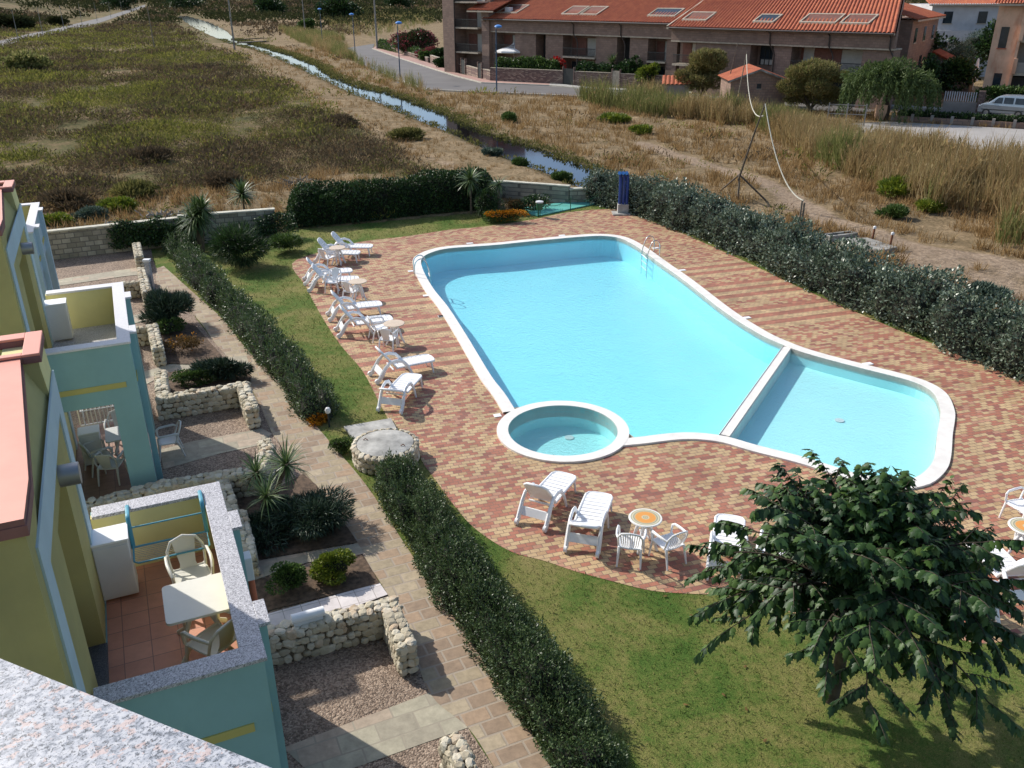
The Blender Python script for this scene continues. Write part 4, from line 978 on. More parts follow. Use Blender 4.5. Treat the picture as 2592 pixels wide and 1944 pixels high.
def rubble_wall(name,line,width,height,label,seed=0,z0=0,size=.08,top=True):
    rng=np.random.default_rng(seed);ln=[np.array(p[:2]) for p in line];c=np.mean(ln,0);mb=MB();P,N,Sz=[],[],[]
    pitch=size*1.72
    for si,(a,b) in enumerate(zip(ln[:-1],ln[1:])):
        d=b-a;L=np.hypot(*d);d=d/L;n_=np.array([-d[1],d[0]])
        ea=width*.5 if si>0 else 0;eb=width*.5 if si<len(ln)-2 else 0
        a2=a-d*ea;b2=b+d*eb;L2=L+ea+eb;hw=width/2
        q=[tuple(a2-n_*hw*.86+d*.03-c),tuple(b2-n_*hw*.86-d*.03-c),tuple(b2+n_*hw*.86-d*.03-c),tuple(a2+n_*hw*.86+d*.03-c)]
        mb.prism(q,-.05,height-.03-.004*si,1)
        rows=max(1,int(height/pitch));
        for sg in (-1,1):
            for r in range(rows):
                z=(r+.5)*height/rows;k=int(L2/pitch)
                for i in range(k):
                    s=(i+.5+.5*(r%2)-.25+rng.normal()*.12)*L2/k
                    if not 0<s<L2: continue
                    x=a2+d*s+n_*sg*hw*.93-c;P.append((x[0],x[1],z+rng.normal()*.012));N.append((n_[0]*sg,n_[1]*sg,0));Sz.append(size*(.85+.3*rng.random()))
        kx=int(L2/pitch);kw=max(1,round(width/pitch))
        for i in range(kx):
            for j in range(kw):
                x=a2+d*((i+.5+rng.normal()*.12)*L2/kx)+n_*(((j+.5+.3*(i%2)*0)/kw-.5)*width+rng.normal()*.01)-c
                P.append((x[0],x[1],height-.01+rng.normal()*.012));N.append((0,0,1));Sz.append(size*(.85+.35*rng.random()))
        for end,pt,sg in ((si==0,a2,-1),(si==len(ln)-2,b2,1)):
            if end:
                for r in range(rows):
                    for j in range(kw):
                        x=pt+n_*((j+.5)/kw-.5)*width-c;P.append((x[0],x[1],(r+.5)*height/rows));N.append((d[0]*sg,d[1]*sg,0));Sz.append(size)
    stones(mb,P,N,Sz,rng);o=mb.obj(name,[M_stone,M_mortar],loc=(float(c[0]),float(c[1]),z0));return tag(o,label,'wall')
RW=[([zK(60,1010,.6),zK(755,845,.6),zK(845,1055,.6)],.30,.62,'knee high rubble wall with a short return, beside the gravel yard nearest the camera'),
 ([zK(1055,1500,.6),zK(1110,1590,.6),zK(1170,1760,.6)],.30,.62,'rubble wall end cut off by the bottom of the picture beside the path'),
 ([z5(1225,120,.6),z5(1240,320,.6),z5(1850,225,.6),z5(1925,400,.6)],.30,.62,'U shaped rubble wall around the low green bed in the middle yard'),
 ([z5(560,1165,.6),z5(1210,985,.6),z5(1700,905,.6),z5(1960,870,.6),z5(2040,700,.6),z5(2010,640,.6)],.30,.6,'long rubble wall running out from the covered terrace to the spiky plants'),
 ([z5(1690,930,.55),z5(1830,1380,.55)],.26,.55,'rubble wall partly hidden behind the near balcony corner'),
 ([z4(1040,500,.6),z4(1062,600,.6)],.3,.62,'short rubble wall stub nearest the block wall at the far end'),
 ([z4(1078,690,.6),z4(1120,870,.6)],.3,.62,'short rubble wall beside the grey path bollard'),
 ([z4(925,805,.6),z4(1070,790,.6)],.26,.6,'low rubble wall joining the bollard wall to the far yard'),
 ([z4(1160,1120,.6),z4(1205,1300,.6)],.3,.62,'short rubble wall below the big dark rosemary bush'),
 ([z4(1015,1150,.6),z4(1140,1135,.6)],.26,.6,'low rubble wall between the balcony and the rosemary wall'),
 ([zK(60,600,.5),zK(10,380,.5)],.26,.5,'rubble wall edging the dark spreading shrub bed')]
for i,(ln,w_,h_,lab) in enumerate(RW): rubble_wall('stone_wall',ln,w_,h_,lab,seed=i)
p=zK(738,45,.45);root=empty('stone_tank',(*p,0),0,'round rubble stone tank with a flat grey concrete lid beside the lawn','tank')
rng=np.random.default_rng(5);P,N,Sz=[],[],[]
R0=.78
for r in range(3):
    for k in range(26):
        a=2*math.pi*(k+.5*(r%2))/26;P.append((R0*math.cos(a),R0*math.sin(a),.08+r*.145));N.append((math.cos(a),math.sin(a),0));Sz.append(.085)
for k in range(28):
    a=2*math.pi*k/28;P.append(((R0-.02)*math.cos(a),(R0-.02)*math.sin(a),.44));N.append((math.cos(a)*.4,math.sin(a)*.4,1));Sz.append(.08)
mb=MB();mb.lathe([(R0-.03,-.05),(R0-.03,.42),(0,.42)],40,m=1);stones(mb,P,N,Sz,rng);mb.obj('rim',[M_stone,M_mortar],root)
MB().lathe([(R0-.09,.40),(R0-.09,.475),(R0-.11,.485),(0,.485)],48).obj('lid',M_conc,root,smooth=True)
mb=MB();mb.tube([(-.55,.1,.5),(-.5,.12,.53),(-.44,.1,.5)],.012,6);mb.tube([(.40,-.2,.5),(.46,-.18,.53),(.5,-.2,.5)],.012,6);mb.obj('handle',M_rust,root)
sl_=[at(743,926),at(845,908),at(862,940),at(790,985)];c=np.mean(sl_,0);o=MB().prism([(a-c[0],b-c[1]) for a,b in sl_],0,.07).obj('concrete_slab',M_conc,loc=(c[0],c[1],0),bevel=.01);tag(o,'flat concrete slab behind the round stone tank','slab')
# bollard lights
p=z4(1160,850);root=empty('path_bollard',(*p,0),0,'tall square grey bollard with a pale cap beside the stone path','bollard')
MB().box(-.09,.09,-.09,.09,0,1.1).obj('post',M_granite,root);MB().box(-.13,.13,-.11,.11,1.1,1.2).obj('cap',M_cabinet,root,bevel=.01)
p=zM(725,1610);root=empty('garden_light',(*p,0),0,'small black garden light with a clear globe at the end of the upper hedge','lamp')
MB().tube([(0,0,0),(0,0,.42)],.025,8).obj('stem',M_rail,root);MB().lathe([(.0,.40),(.06,.42),(.08,.5),(.05,.56),(0,.58)],14).obj('globe',M_cabinet,root,smooth=True)
# ================================================================ garden plants
hedge('hedge',[zF(1150,330),(6.9,45.2),(8.6,42.),(10.3,38.2),(11.6,34.6),(12.6,31.6),(13.7,28.9),(14.7,26.6),(15.6,24.2),(16.6,21.5),(17.6,18)],2.3,1.55,56000,.12,.07,L_hedgeR,'long tall grey green hedge running down the right side of the pool deck',seed=1,hvar=.26,lump=.9)
hedge('hedge',[at(376,540),at(432,607),at(505,680),at(573,757),at(640,838),at(697,915)],.92,.80,26000,.075,.035,L_hedgeP,'dark hedge between stone path and lawn, upper stretch',seed=2,hvar=.3,lump=.7,tall=.06)
hedge('hedge',[zK(790,225),zK(845,340),zK(905,440),zK(985,560),zK(1060,680),zK(1165,830),zK(1290,1000),zK(1395,1160),zK(1510,1330),zK(1620,1500),zK(1730,1660),zK(1840,1830)],.98,.72,60000,.05,.026,L_hedgeP,'dark hedge between stone path and lawn, lower stretch reaching the bottom edge',seed=3,hvar=.3,lump=.6,tall=.03)
hedge('hedge',[at(622,487),at(700,478),at(820,467),at(950,452),at(1070,441)],1.9,1.75,36000,.11,.07,L_dark,'tall dark green hedge along the far side of the lawn',seed=4,hvar=.16,lump=1.2)
def ivy(line,h0,h1,n,label,seed):
    rng=np.random.default_rng(seed);A=np.array(resample(line,.2,False));c=A.mean(0);k=rng.integers(0,len(A)-1,n);t=rng.random(n)[:,None]
    xy=A[k]*(1-t)+A[k+1]*t;z=h0+(h1-h0)*rng.random(n)**.8;z*=.6+.5*vnoise(np.stack([xy[:,0]*2,z],1),.8,seed)
    P=np.stack([xy[:,0]-c[0]+rng.normal(size=n)*.12,xy[:,1]-c[1]-.15+rng.normal(size=n)*.08,z],1)
    o=leaf_mesh('ivy',P,rdir(n,-.2,rng)+np.array([0,-.6,0]),rdir(n,.3,rng)+np.array([0,-1,.3]),.10,.08,L_dark,loc=(float(c[0]),float(c[1]),0));tag(o,label,'climbing plant')
# block wall at the back of the garden
def blockwall(a,b,h,label,th=.25):
    a=np.array(a);b=np.array(b);d=(b-a);L=np.hypot(*d);root=empty('block_wall',(*a,0),math.atan2(d[1],d[0]),label,'wall')
    MB().box(0,L,-th/2,th/2,-.5,h).obj('masonry',M_wallblock,root);MB().box(-.03,L+.03,-th/2-.04,th/2+.04,h,h+.07).obj('coping',M_cap,root,bevel=.01);return root
# wall top pixels at 1.2 m
wa=at(60,506,1.2);wb=at(385,472,1.2);wc=at(592,452,1.3);wd=at(1100,418,.9);we=at(1230,403,.9);wf=at(1265,408,.75)
blockwall(wa,wb,1.2,'pale block wall at the far left behind the gravel yards')
blockwall(wb,wc,1.28,'pale block wall stretch behind the two tall spiky palms')
hq=[np.array(at(610,487)),np.array(at(1075,441))];blockwall(tuple(hq[0]+[.4,1.35]),tuple(hq[1]+[.2,1.5]),.9,'low block wall running behind the tall dark hedge')
blockwall(tuple(hq[1]+[.25,1.5]),we,.9,'low block wall behind the turquoise cover')
blockwall(we,wf,.75,'short lowest end of the block wall next to the canal')
ivy([at(250,545),at(440,528)],.2,1.45,5200,'dark ivy hanging over the block wall behind the gravel yard',1)
ivy([at(560,520),at(640,508)],.2,1.2,1400,'dark ivy on the wall left of the tall dark hedge',2)
ivy([at(1110,462),at(1180,450)],.1,.9,1600,'dark creeper on the low wall behind the turquoise cover',3)
pz=at(437,545);h=np.array(at(425,462,1.75))-np.array(pz)
sword_plant('spiky_palm',pz,[(h[0],h[1],1.7),(h[0]+.25,h[1]+.1,1.95,.8),(h[0]-.2,h[1],1.45,.9)],'large bushy sword leaved palm at the far end of the path hedge',170,1.05,.07,seed=1,zr_=(-.85,1),stem=.08)
pz=at(532,487);sword_plant('spiky_palm',pz,[(0,0,1.55)],'single stemmed sword leaved palm in front of the block wall',190,.95,.06,seed=2,zr_=(-.6,1))
pz=at(1018,462);sword_plant('spiky_palm',pz,[(0,0,1.75)],'pale spiky palm standing in the tall dark hedge',150,.95,.06,seed=3,zr_=(-.9,1))
pz=at(1078,455);sword_plant('spiky_palm',pz,[(0,0,1.4)],'yellowish spiky palm right of the pale one by the low wall',90,.75,.05,seed=4,zr_=(-.9,.6))
pz=zK(150,400);hs=[]
for q,z_,s_ in (((95,190),1.05,.85),((245,150),1.15,1.1),((145,310),.85,.95)):
    c=np.array(zK(*q,z_))-np.array(pz);hs.append((c[0],c[1],z_,s_))
sword_plant('yucca',pz,hs,'cluster of three spiky yucca heads above the dark creeping shrub',95,.62,.035,seed=5,cat='yucca',zr_=(-.45,1))
pz=at(520,575);bush('fan_palm',pz,(1.3,1.1,.95),3600,.35,.03,L_dark,'dark low fan palm clump below the single stemmed palm','palm',lumps=10,seed=6,up=.9)
bush('shrub',at(612,545),(1.15,.8,.4),3200,.16,.03,L_green,'bright feathery juniper left of the tall dark hedge',lumps=9,seed=7)
bush('shrub',at(1050,470),(1.0,.8,.85),3600,.12,.04,L_dark,'dark rounded shrub at the right end of the tall hedge',lumps=10,seed=8)
bush('flower_bush',at(1085,480),(1.5,.55,.32),2600,.08,.04,L_green,'low bush covered in orange flowers at the far edge of the paving','flowers',lumps=12,seed=9,flower=(L_orange,1800,.07))
bush('shrub',at(1110,462),(.6,.5,.45),1200,.09,.04,L_brown,'small greyish shrub above the orange flowers',lumps=8,seed=10)
bush('rosemary',at(368,705),(1.0,.85,.62),5200,.22,.028,L_rose,'big dark upright rosemary bush beside the stone path','shrub',lumps=14,seed=11,blade=True,up=.9,spiky=.25)
bush('shrub',z4(1300,1200),(.55,.45,.32),1500,.08,.045,L_green,'small green shrub in front of the big rosemary bush',lumps=9,seed=12)
bush('dry_shrub',z4(1420,1320),(.85,.6,.28),1700,.07,.03,L_brown,'sparse brownish flowering shrub low in the soil bed',lumps=14,seed=13,core=False,flower=(L_orange,120,.05))
bush('rosemary',z5(1700,190),(.95,.5,.36),4200,.16,.03,L_rose,'low blue green bush filling the back of the walled bed','shrub',lumps=12,seed=14,blade=True,up=.4)
bush('shrub',z5(1480,230),(.8,.38,.30),3600,.055,.04,L_green,'low yellow green bush at the front of the walled bed',lumps=10,seed=15)
bush('creeping_shrub',zK(380,470),(1.05,.95,.42),9000,.15,.022,L_rose,'dark spreading creeping shrub overhanging the stone path','shrub',lumps=16,seed=16,blade=True,up=.1)
bush('creeping_shrub',zK(140,520),(.85,.7,.22),3600,.15,.022,L_rose,'flatter dark creeping shrub in the shade beside the terrace wall','shrub',lumps=12,seed=17,blade=True,up=.1)
bush('lime_shrub',zK(490,720),(.62,.45,.34),6000,.045,.035,L_lime,'bright yellow green mounded shrub, right one of the pair','shrub',lumps=12,seed=18)
bush('lime_shrub',zK(265,780),(.5,.42,.33),4600,.045,.035,L_green,'darker green mounded shrub, left one of the pair','shrub',lumps=10,seed=19)
bush('flower_clump',zM(660,1590),(.38,.3,.14),700,.09,.03,L_orange,'small clump of orange flowers at the end of the upper hedge','flowers',lumps=8,seed=20,core=False)
bush('shrub',at(735,975),(.4,.35,.22),1500,.06,.03,L_green,'small loose green shrub beside the round tank',lumps=8,seed=21)
# ------------------------------------------------ the broad leaved tree
def big_tree():
    rng=np.random.default_rng(42);b=np.array([5.15,10.75]);root=empty('broad_leaved_tree',(*b,0),0,'large dark glossy broad leaved tree on the lawn in the bottom right corner','tree')
    C=np.array([5.1-b[0],10.05-b[1]]);mb=MB()
    mb.tube([(0,0,-.1),(.02,-.05,.6),(-.03,-.15,1.2),(C[0],C[1]*.6,1.9)],[.13,.10,.09,.08],10)
    P,D,N,L=[],[],[],[]
    top=np.array([C[0],C[1]*.6,1.8])
    for k in range(86):
        az=k*2.39996;el=math.radians([80,66,52,38,24,10][k%6]+rng.normal()*7);R=(1.55+.45*rng.random())*(.96 if el>1 else 1.1)
        d=np.array([math.cos(az)*math.cos(el),math.sin(az)*math.cos(el),math.sin(el)])
        start=top+np.array([0,0,.5*rng.random()]);pts=[]
        for s in np.linspace(0,1,7):
            q=start+d*R*s*np.array([1.05,1.0,1.0])+np.array([0,0,.35*math.sin(math.pi*s*.9)-.22*s*s*(1.2-math.sin(el))]);pts.append(q)
        mb.tube(pts,[.026*(1-.85*s)+.003 for s in np.linspace(0,1,7)],5,caps=False)
        pts=np.array(pts)
        for j in range(9):
            s=.30+.70*j/8;i=min(int(s*6),5);base_=pts[i]*(1-(s*6-i))+pts[i+1]*(s*6-i) if s<1 else pts[6]
            td=pts[min(i+1,6)]-pts[i];td/=np.linalg.norm(td);sd_=np.cross(td,(0,0,1));sd_/=np.linalg.norm(sd_)+1e-6
            sgn=1 if j%2 else -1
            tw=td*.75+sd_*sgn*(.9 if j<8 else .1)+np.array([0,0,.15])+rng.normal(size=3)*.15;tw/=np.linalg.norm(tw);TL=(.42+.26*rng.random())
            tp=[base_+tw*TL*q+np.array([0,0,-.22*q*q*TL]) for q in np.linspace(0,1,5)]
            mb.tube(tp,[.008,.007,.006,.005,.003],4,caps=False)
            nl=17
            for m in range(nl):
                q=(m+.6)/nl;f=q*4;a=min(int(f),3);pp=tp[a]*(1-(f-a))+tp[a+1]*(f-a)
                sd2=np.cross(tw,(0,0,1));sd2/=np.linalg.norm(sd2)+1e-6;sg=1 if m%2 else -1
                dd_=sd2*sg*.55+tw*.55+np.array([0,0,-.75])+rng.normal(size=3)*.22
                P.append(pp);D.append(dd_);N.append(np.cross(np.cross(dd_,(0,0,1)),dd_)*1.+rng.normal(size=3)*.25+np.array([0,0,.2]));L.append((.15+.06*rng.random())*(1 if m<nl-2 else .8))
    L=np.array(L);mb.obj('trunk',M_barkd,root,smooth=True)
    leaf_mesh('crown',np.array(P),np.array(D),np.array(N),L,L*.62,L_mulb,parent=root,shape='broad')
big_tree()
# fallen leaves
k=0
for q in ((55,808),(190,912),(280,935),(450,912),(470,1152),(350,1290),(155,1345),(555,1533),(475,1380)):
    p=zE(*q);r_=random.Random(k);o=leaf_mesh('fallen_leaf',np.array([[0,0,.02]]),np.array([[math.cos(k),math.sin(k),.15]]),np.array([[.1,.1,1.]]),.10,.05,L_brown,loc=(*p,.0),shape='broad');k+=1
    tag(o,'dry curled leaf on the lawn, '+['nearest the paving edge','upper left of a trio left of the tree','middle of a trio left of the tree','right of a trio left of the tree','closest to the left branches','dark one half way down','lying near the lower hedge side','lowest one near the bottom edge','small pale one below the dark one'][k-1],'leaf','fallen leaves on the lawn')
# short grass blades over the lawn
def lawn_blades(n):
    rng=np.random.default_rng(9);lo=np.array([-16,6.5]);hi=np.array([12,46]);u=rng.random((n*3,2));y=6.5*np.exp(u[:,0]*math.log(46/6.5));x=-14+26*u[:,1];P=np.stack([x,y],1)
    ok=inside(P,GARDEN)&~inside(P,deck)&~inside(P,[tuple(p) for p in path])&~inside(P,gpoly)&(dist_poly(P,sl_,True)[0]>.1);P=P[ok][:n];m=len(P)
    g_=vnoise(P,.9,3);L=(.03+.03*rng.random(m))*(1+P[:,1]/40)
    P3=np.stack([P[:,0],P[:,1],np.full(m,-.008)],1)
    o=leaf_mesh('lawn_grass',P3,rdir(m,1.3,rng),rdir(m,0,rng),L,L*.22,M_blade);o['kind']='stuff'
M_blade=leafmat('lawn_blades',[(.05,.10,.02),(.10,.15,.03),(.17,.18,.06),(.27,.23,.10)],.8,.15,.3,.9)
lawn_blades(60000)
# ================================================================ flats on the left
def opening_wall(mb,y0,y1,z0,z1,x0,x1,hole,m=0):
    hy0,hy1,hz0,hz1=hole
    mb.box(x0,x1,y0,hy0,z0,z1,m);mb.box(x0,x1,hy1,y1,z0,z1,m);mb.box(x0,x1,hy0,hy1,hz1,z1,m)
    if hz0>z0: mb.box(x0,x1,hy0,hy1,z0,hz0,m)
def flats(t,s,label,full=True,L=4.1,balc_mat=None,floor=None,capmat=None,wall_s=(-.95,3.62),cut=False):
    """local frame: x out of the facade, y along it away from the camera; origin at facade, near balcony corner"""
    o=TS(t-1.23,s);root=empty('apartment_house',(o[0],o[1],0),TA,label,'apartment house')
    H=3.75;FZ=2.75;D=1.77
    y0,y1=wall_s
    mb=MB();opening_wall(mb,y0,y1,2.6,6.0,-.5,0,(.75,2.25,FZ,5.42));
    st=[(y0,0.,-.14),(-.3,0.,-.17),(2.83,-.24,-.41),(2.86,-.04,-.41),(y1,-.03,-.41)]
    for (ya,ua,ia),(yb,ub,ib) in zip(st[:-1],st[1:]):
        mb.add([(0,ya,6.0),(0,yb,6.0),(ub,yb,6.55),(ua,ya,6.55),(-.45,ya,6.0),(-.45,yb,6.0),(-.45,yb,6.55),(-.45,ya,6.55)],[(0,1,2,3),(3,2,6,7),(5,4,7,6),(0,3,7,4),(1,5,6,2)]);mb.obj('facade_wall',M_yel,root)
    MB().box(-5,-.503,y0+.003,y1-.003,0,6.3).box(-.503,-.002,y0+.002,y1-.002,-.1,2.6).obj('house_body',M_yel,root)
    # blue painted frame, 2 cm proud
    f0,f1,fz,bw=-.67,3.6,6.13,.42;mb=MB()
    mb.box(0,.022,f0,f0+bw,2.7,fz-bw);mb.box(0,.022,f1-bw,f1,2.7,fz-bw);mb.box(0,.022,f0,f1,fz-bw,fz);mb.obj('blue_frame',M_blu,root)
    # door in the recess
    d=MB().box(-.47,-.43,.75,2.25,FZ,5.42).obj('balcony_door',M_yel,root);MB().box(-.43,-.42,.9,2.1,FZ+.15,5.25).obj('shutter',M_greyw,d)
    MB().box(-.42,.02,.76,2.24,FZ+.0,FZ+.035).obj('threshold',M_dgranite,root)
    # wall lamp
    l=MB().tube([(.0,1.85,5.5),(.22,1.85,5.5)],.13,18).obj('wall_lamp',M_brass,root,smooth=True)
    # roof cap
    mb=MB();c1=[(.03,y0-.05),(.03,-.3),(-.21,2.81),(-.58,2.81),(-.32,-.3),(-.28,y0-.05)]
    mb.prism(c1,6.56,6.62,0,side=1);mb.prism([(p[0]+(.012 if i<3 else -.01),p[1]-(.01 if i in (0,5) else 0)) for i,p in enumerate(c1)],6.46,6.559,1);mb.box(-5,-.282,y0-.05,y0+.14,6.50,6.60,0);
    hy0,hy1=2.92,3.45
    for q in ((-.19,.0,2.82,y1+.03),(-2.4,-.19,2.82,hy0),(-2.4,-.19,hy1,y1+.03)): mb.box(*q,6.625,6.66,0);mb.box(q[0]-.0,q[1]+.004 if q[1]==0. else q[1],q[2]-.004,q[3],6.54,6.624,1)
    MB().box(-2.4,-.28,hy0+.01,hy1-.01,6.42,6.47).obj('roof_well',M_brown,root);mb.obj('roof_edge',[M_salmon,M_fascia],root,bevel=.008)
    mb=MB();n=30
    for i in range(n*4):
        ya=y0+(y1-y0)*i/(n*4);yb=y0+(y1-y0)*(i+1)/(n*4);za=.05*abs(math.sin(math.pi*i/4*1));zb_=.05*abs(math.sin(math.pi*(i+1)/4))
        mb.add([(-.3,ya,6.3+za),(-.3,yb,6.3+zb_),(-5,yb,6.45+zb_),(-5,ya,6.45+za)],[(0,1,2,3)])
    mb.obj('roof',M_roof,root)
    # balcony
    bt=balc_mat or M_teal2;th=.2;mb=MB()
    # parapet shells: outer teal, inner yellow
    mb.box(0,D-.02,0,th/2,2.36,H-.05,0);mb.box(0,D-.02,L-th/2,L,2.36,H-.05,0);mb.box(D-th/2,D,0+.001,L-.001,2.36,H-.05,0)
    mb.box(0,D-th/2,th/2,th,FZ,H-.05,1);mb.box(0,D-th/2,L-th,L-th/2,FZ,H-.05,1);mb.box(D-th,D-th/2,th,L-th,FZ,H-.05,1)
    mb.box(.002,D-th/2-.002,th/2+.002,L-th/2-.002,2.37,FZ-.01,0)
    for ya in (.55,L-1.35): mb.box(D,D+.13,ya+.05,ya+.42,.0,H-.05,0)
    mb.obj('balcony_parapet',[bt,M_yel],root)
    MB().box(.024,D-th,th,L-th,FZ-.01,FZ).obj('balcony_floor',floor or M_terra,root)
    mb=MB();cw=.29
    mb.box(.02,D+.03,-.05,cw-.05,H-.05,H);mb.box(.02,D+.03,L-cw+.05,L+.05,H-.05,H);mb.box(D-cw+.05,D+.03,cw-.05,L-cw+.05,H-.05,H)
    for ya in (.55,L-1.35): mb.box(D+.03,D+.17,ya,ya+.47,H-.05,H)
    mb.obj('parapet_cap',capmat or M_granite,root,bevel=.006)
    MB().box(.02,1.55,-.02,0,2.72,2.84).box(D,D+.02,.2,L-.2,2.72,2.84).obj('painted_stripe',M_stripe,root)
    # outer corner pier down to the ground and porch
    MB().box(1.22,D-.002,.0+.002,.45,0,2.36).obj('pier',bt,root);MB().box(.0 if cut else 1.22,D-.002,L-.45 if not cut else L-.2,L-.002,0,2.36).obj('pier',bt,root)  # cut turns the far pier into a wall added for its shadow
    MB().box(.0,D,.0,L,.0,.015).obj('porch_floor',M_porch,root)
    MB().box(.003,.03,3.0,3.4,0,2.36).obj('blue_post',M_blu,root)
    pipe=MB().tube([(D+.03,L-.06,3.3),(D+.03,L-.06,3.2),(D+.03,L-.06,.1)],.03,8).obj('downpipe',M_blu,root)
    return root
u1=flats(0,8.1,'nearest yellow apartment house with a terracotta floored balcony and grey granite parapet',cut=True)
u2=flats(-.98,19.1,'middle yellow apartment house with the empty pale floored balcony',L=4.5,wall_s=(-.95,3.62),floor=M_granite,capmat=simple('pale_granite_cap',(.68,.67,.69),.5,.06,30))
u3=flats(-3.35,30.4,'farthest apartment house, only a white capped balcony and blue wall showing',L=4.5,floor=M_granite,capmat=bpy.data.materials['pale_granite_cap'],balc_mat=M_blu)
# white cabinets
for (t,s,z,lab) in ((-1.23,11.62,2.75,'white upright cabinet in the far inner corner of the near balcony'),(-2.2,22.9,2.75,'white cabinet on the empty far balcony'),(-2.0,21.4,0.,'white cabinet with small ornaments on the covered terrace')):
    o=TS(t+.22,s-.15);root=empty('cabinet',(o[0],o[1],z+.02),TA,lab,'cabinet')
    hgt=.92 if z else .85;MB().box(-.22,.24,-.22,.2,0.03,hgt).obj('body',M_cabinet,root,bevel=.012);MB().box(-.23,.255,-.235,.21,hgt,hgt+.03).obj('top',M_white,root,bevel=.008)
    MB().box(-.21,.23,-.232,-.22,.08,hgt-.05).obj('door',M_cabinet,root,bevel=.004)
# balcony furniture
def rtable(c,z,rz,lx,ly,label,mat):
    root=empty('plastic_table',(c[0],c[1],z),rz,label,'table')
    mb=MB();pl=[];r=.06
    for sx,sy,a0 in ((1,1,0),(-1,1,90),(-1,-1,180),(1,-1,270)):
        for k in range(6):
            a=math.radians(a0+k*18);pl.append((sx*(lx/2-r)+r*math.cos(a),sy*(ly/2-r)+r*math.sin(a)))
    mb.prism(pl,.685,.72,bottom=True);mb.obj('tabletop',mat,root,bevel=.008)
    for sx in (-1,1):
        for sy in (-1,1): MB().tube([(sx*.08,sy*.06,.6),(sx*(lx/2-.18),sy*(ly/2-.15),.35),(sx*(lx/2-.2),sy*(ly/2-.18),.12),(sx*(lx/2-.1),sy*(ly/2-.09),0)],[.03,.03,.028,.03],8,flat=1.4).obj('leg',mat,root,smooth=True)
    MB().box(-lx/2+.15,lx/2-.15,-.03,.03,.62,.685).obj('frame',mat,root);return root
tc=z6(1225,290,3.47);rtable(tc,2.755,TA,.80,.82,'cream rectangular plastic table on the near balcony',M_cream)
chc=chair_proto(M_cream);proto_kids(chc)
p=z6(1190,135,3.2);chc.location=(p[0],p[1],2.755);chc.rotation_euler=(0,0,TA+math.radians(-85));tag(chc,'cream armchair behind the balcony table, its round topped back towards the house row','chair','cream armchairs on the near balcony')
p=z6(1330,560,3.15);o=copy_tree(chc);o.location=(p[0],p[1],2.755);o.rotation_euler=(0,0,TA+math.radians(125));tag(o,'cream armchair on the near side of the balcony table, seen from behind','chair','cream armchairs on the near balcony')
chg=chair_proto(M_grayp);proto_kids(chg)
TC=[((-1.38,20.15),95-24,'white armchair nearest the camera on the shaded terrace'),((-1.62,20.75),20,'white armchair left of the table on the shaded terrace'),((-1.15,21.9),-95,'white armchair behind the table on the shaded terrace'),((-.05,20.85),180,'white armchair outside the blue pier of the terrace')]
for i,(ts,a,lab) in enumerate(TC):
    o=chg if i==0 else copy_tree(chg);q=TS(*ts);o.location=(q[0],q[1],.016);o.rotation_euler=(0,0,TA+math.radians(a));tag(o,lab,'chair','armchairs around the terrace table')
q=TS(-1.05,21.1);rtable(q,.016,TA,.75,.8,'pale rectangular plastic table on the shaded terrace',M_grayp)
# railing and drying rack at the far side of the terrace
q=TS(-2.1,23.3);root=empty('white_railing',(*q[:2],0),TA,'white picket railing at the back of the shaded terrace','railing')
mb=MB();
for k in range(17): mb.box(k*.1,k*.1+.025,0,.02,.12,.85)
mb.obj('pickets',M_white,root);MB().box(0,1.7,-.01,.03,.85,.89).box(0,1.7,-.01,.03,.08,.12).obj('rails',M_white,root)
q=TS(-1.5,22.6);root=empty('drying_rack',(*q[:2],0),TA,'white folding laundry rack on the shaded terrace','drying rack')
MB().tube([(-.45,-.2,.9),(.45,-.2,.9),(.45,.25,.9),(-.45,.25,.9),(-.45,-.2,.9)],.012,6).obj('frame',M_white,root)
mb=MB();
for k in range(9): mb.tube([(-.4+.1*k,-.2,.9),(-.4+.1*k,.25,.9)],.005,4)
mb.obj('wires',M_white,root)
for sx in (-.42,.42): MB().tube([(sx,-.25,0),(sx,.2,.9)],.012,6).obj('leg',M_white,root);MB().tube([(sx,.3,0),(sx,-.15,.9)],.012,6).obj('leg',M_white,root)
# blue drying rack hanging inside the near balcony
a=np.array(z5(970,1185,3.8));b=np.array(z5(1530,1070,3.8));c=(a+b)/2;d=b-a;L_=float(np.hypot(*d));root=empty('hanging_drying_rack',(*c,3.75),math.atan2(d[1],d[0]),'blue drying rack hooked over the far parapet of the near balcony','drying rack')
hl=L_/2
for sx in (-1,1): MB().tube(smooth3([(sx*hl,.2,-.08),(sx*hl,.17,.03),(sx*hl,.0,.04),(sx*hl,-.18,.02),(sx*hl,-.24,-.2),(sx*hl,-.27,-.42)]),.02,8,flat=1.5).obj('arm',M_rackblue,root,smooth=True)
MB().tube([(-hl,-.2,-.12),(hl,-.2,-.12)],.012,6).tube([(-hl,-.24,-.36),(-hl,-.68,-.38),(-hl+.05,-.73,-.38),(hl-.05,-.73,-.38),(hl,-.68,-.38),(hl,-.27,-.4),(-hl,-.27,-.4)],.013,6).obj('frame',M_rackblue,root,smooth=True)
mb=MB()
for k in range(9): y=-.3-.045*k;mb.tube([(-hl,y,-.4),(hl,y,-.4)],.003,4)
mb.obj('wires',M_steel,root)
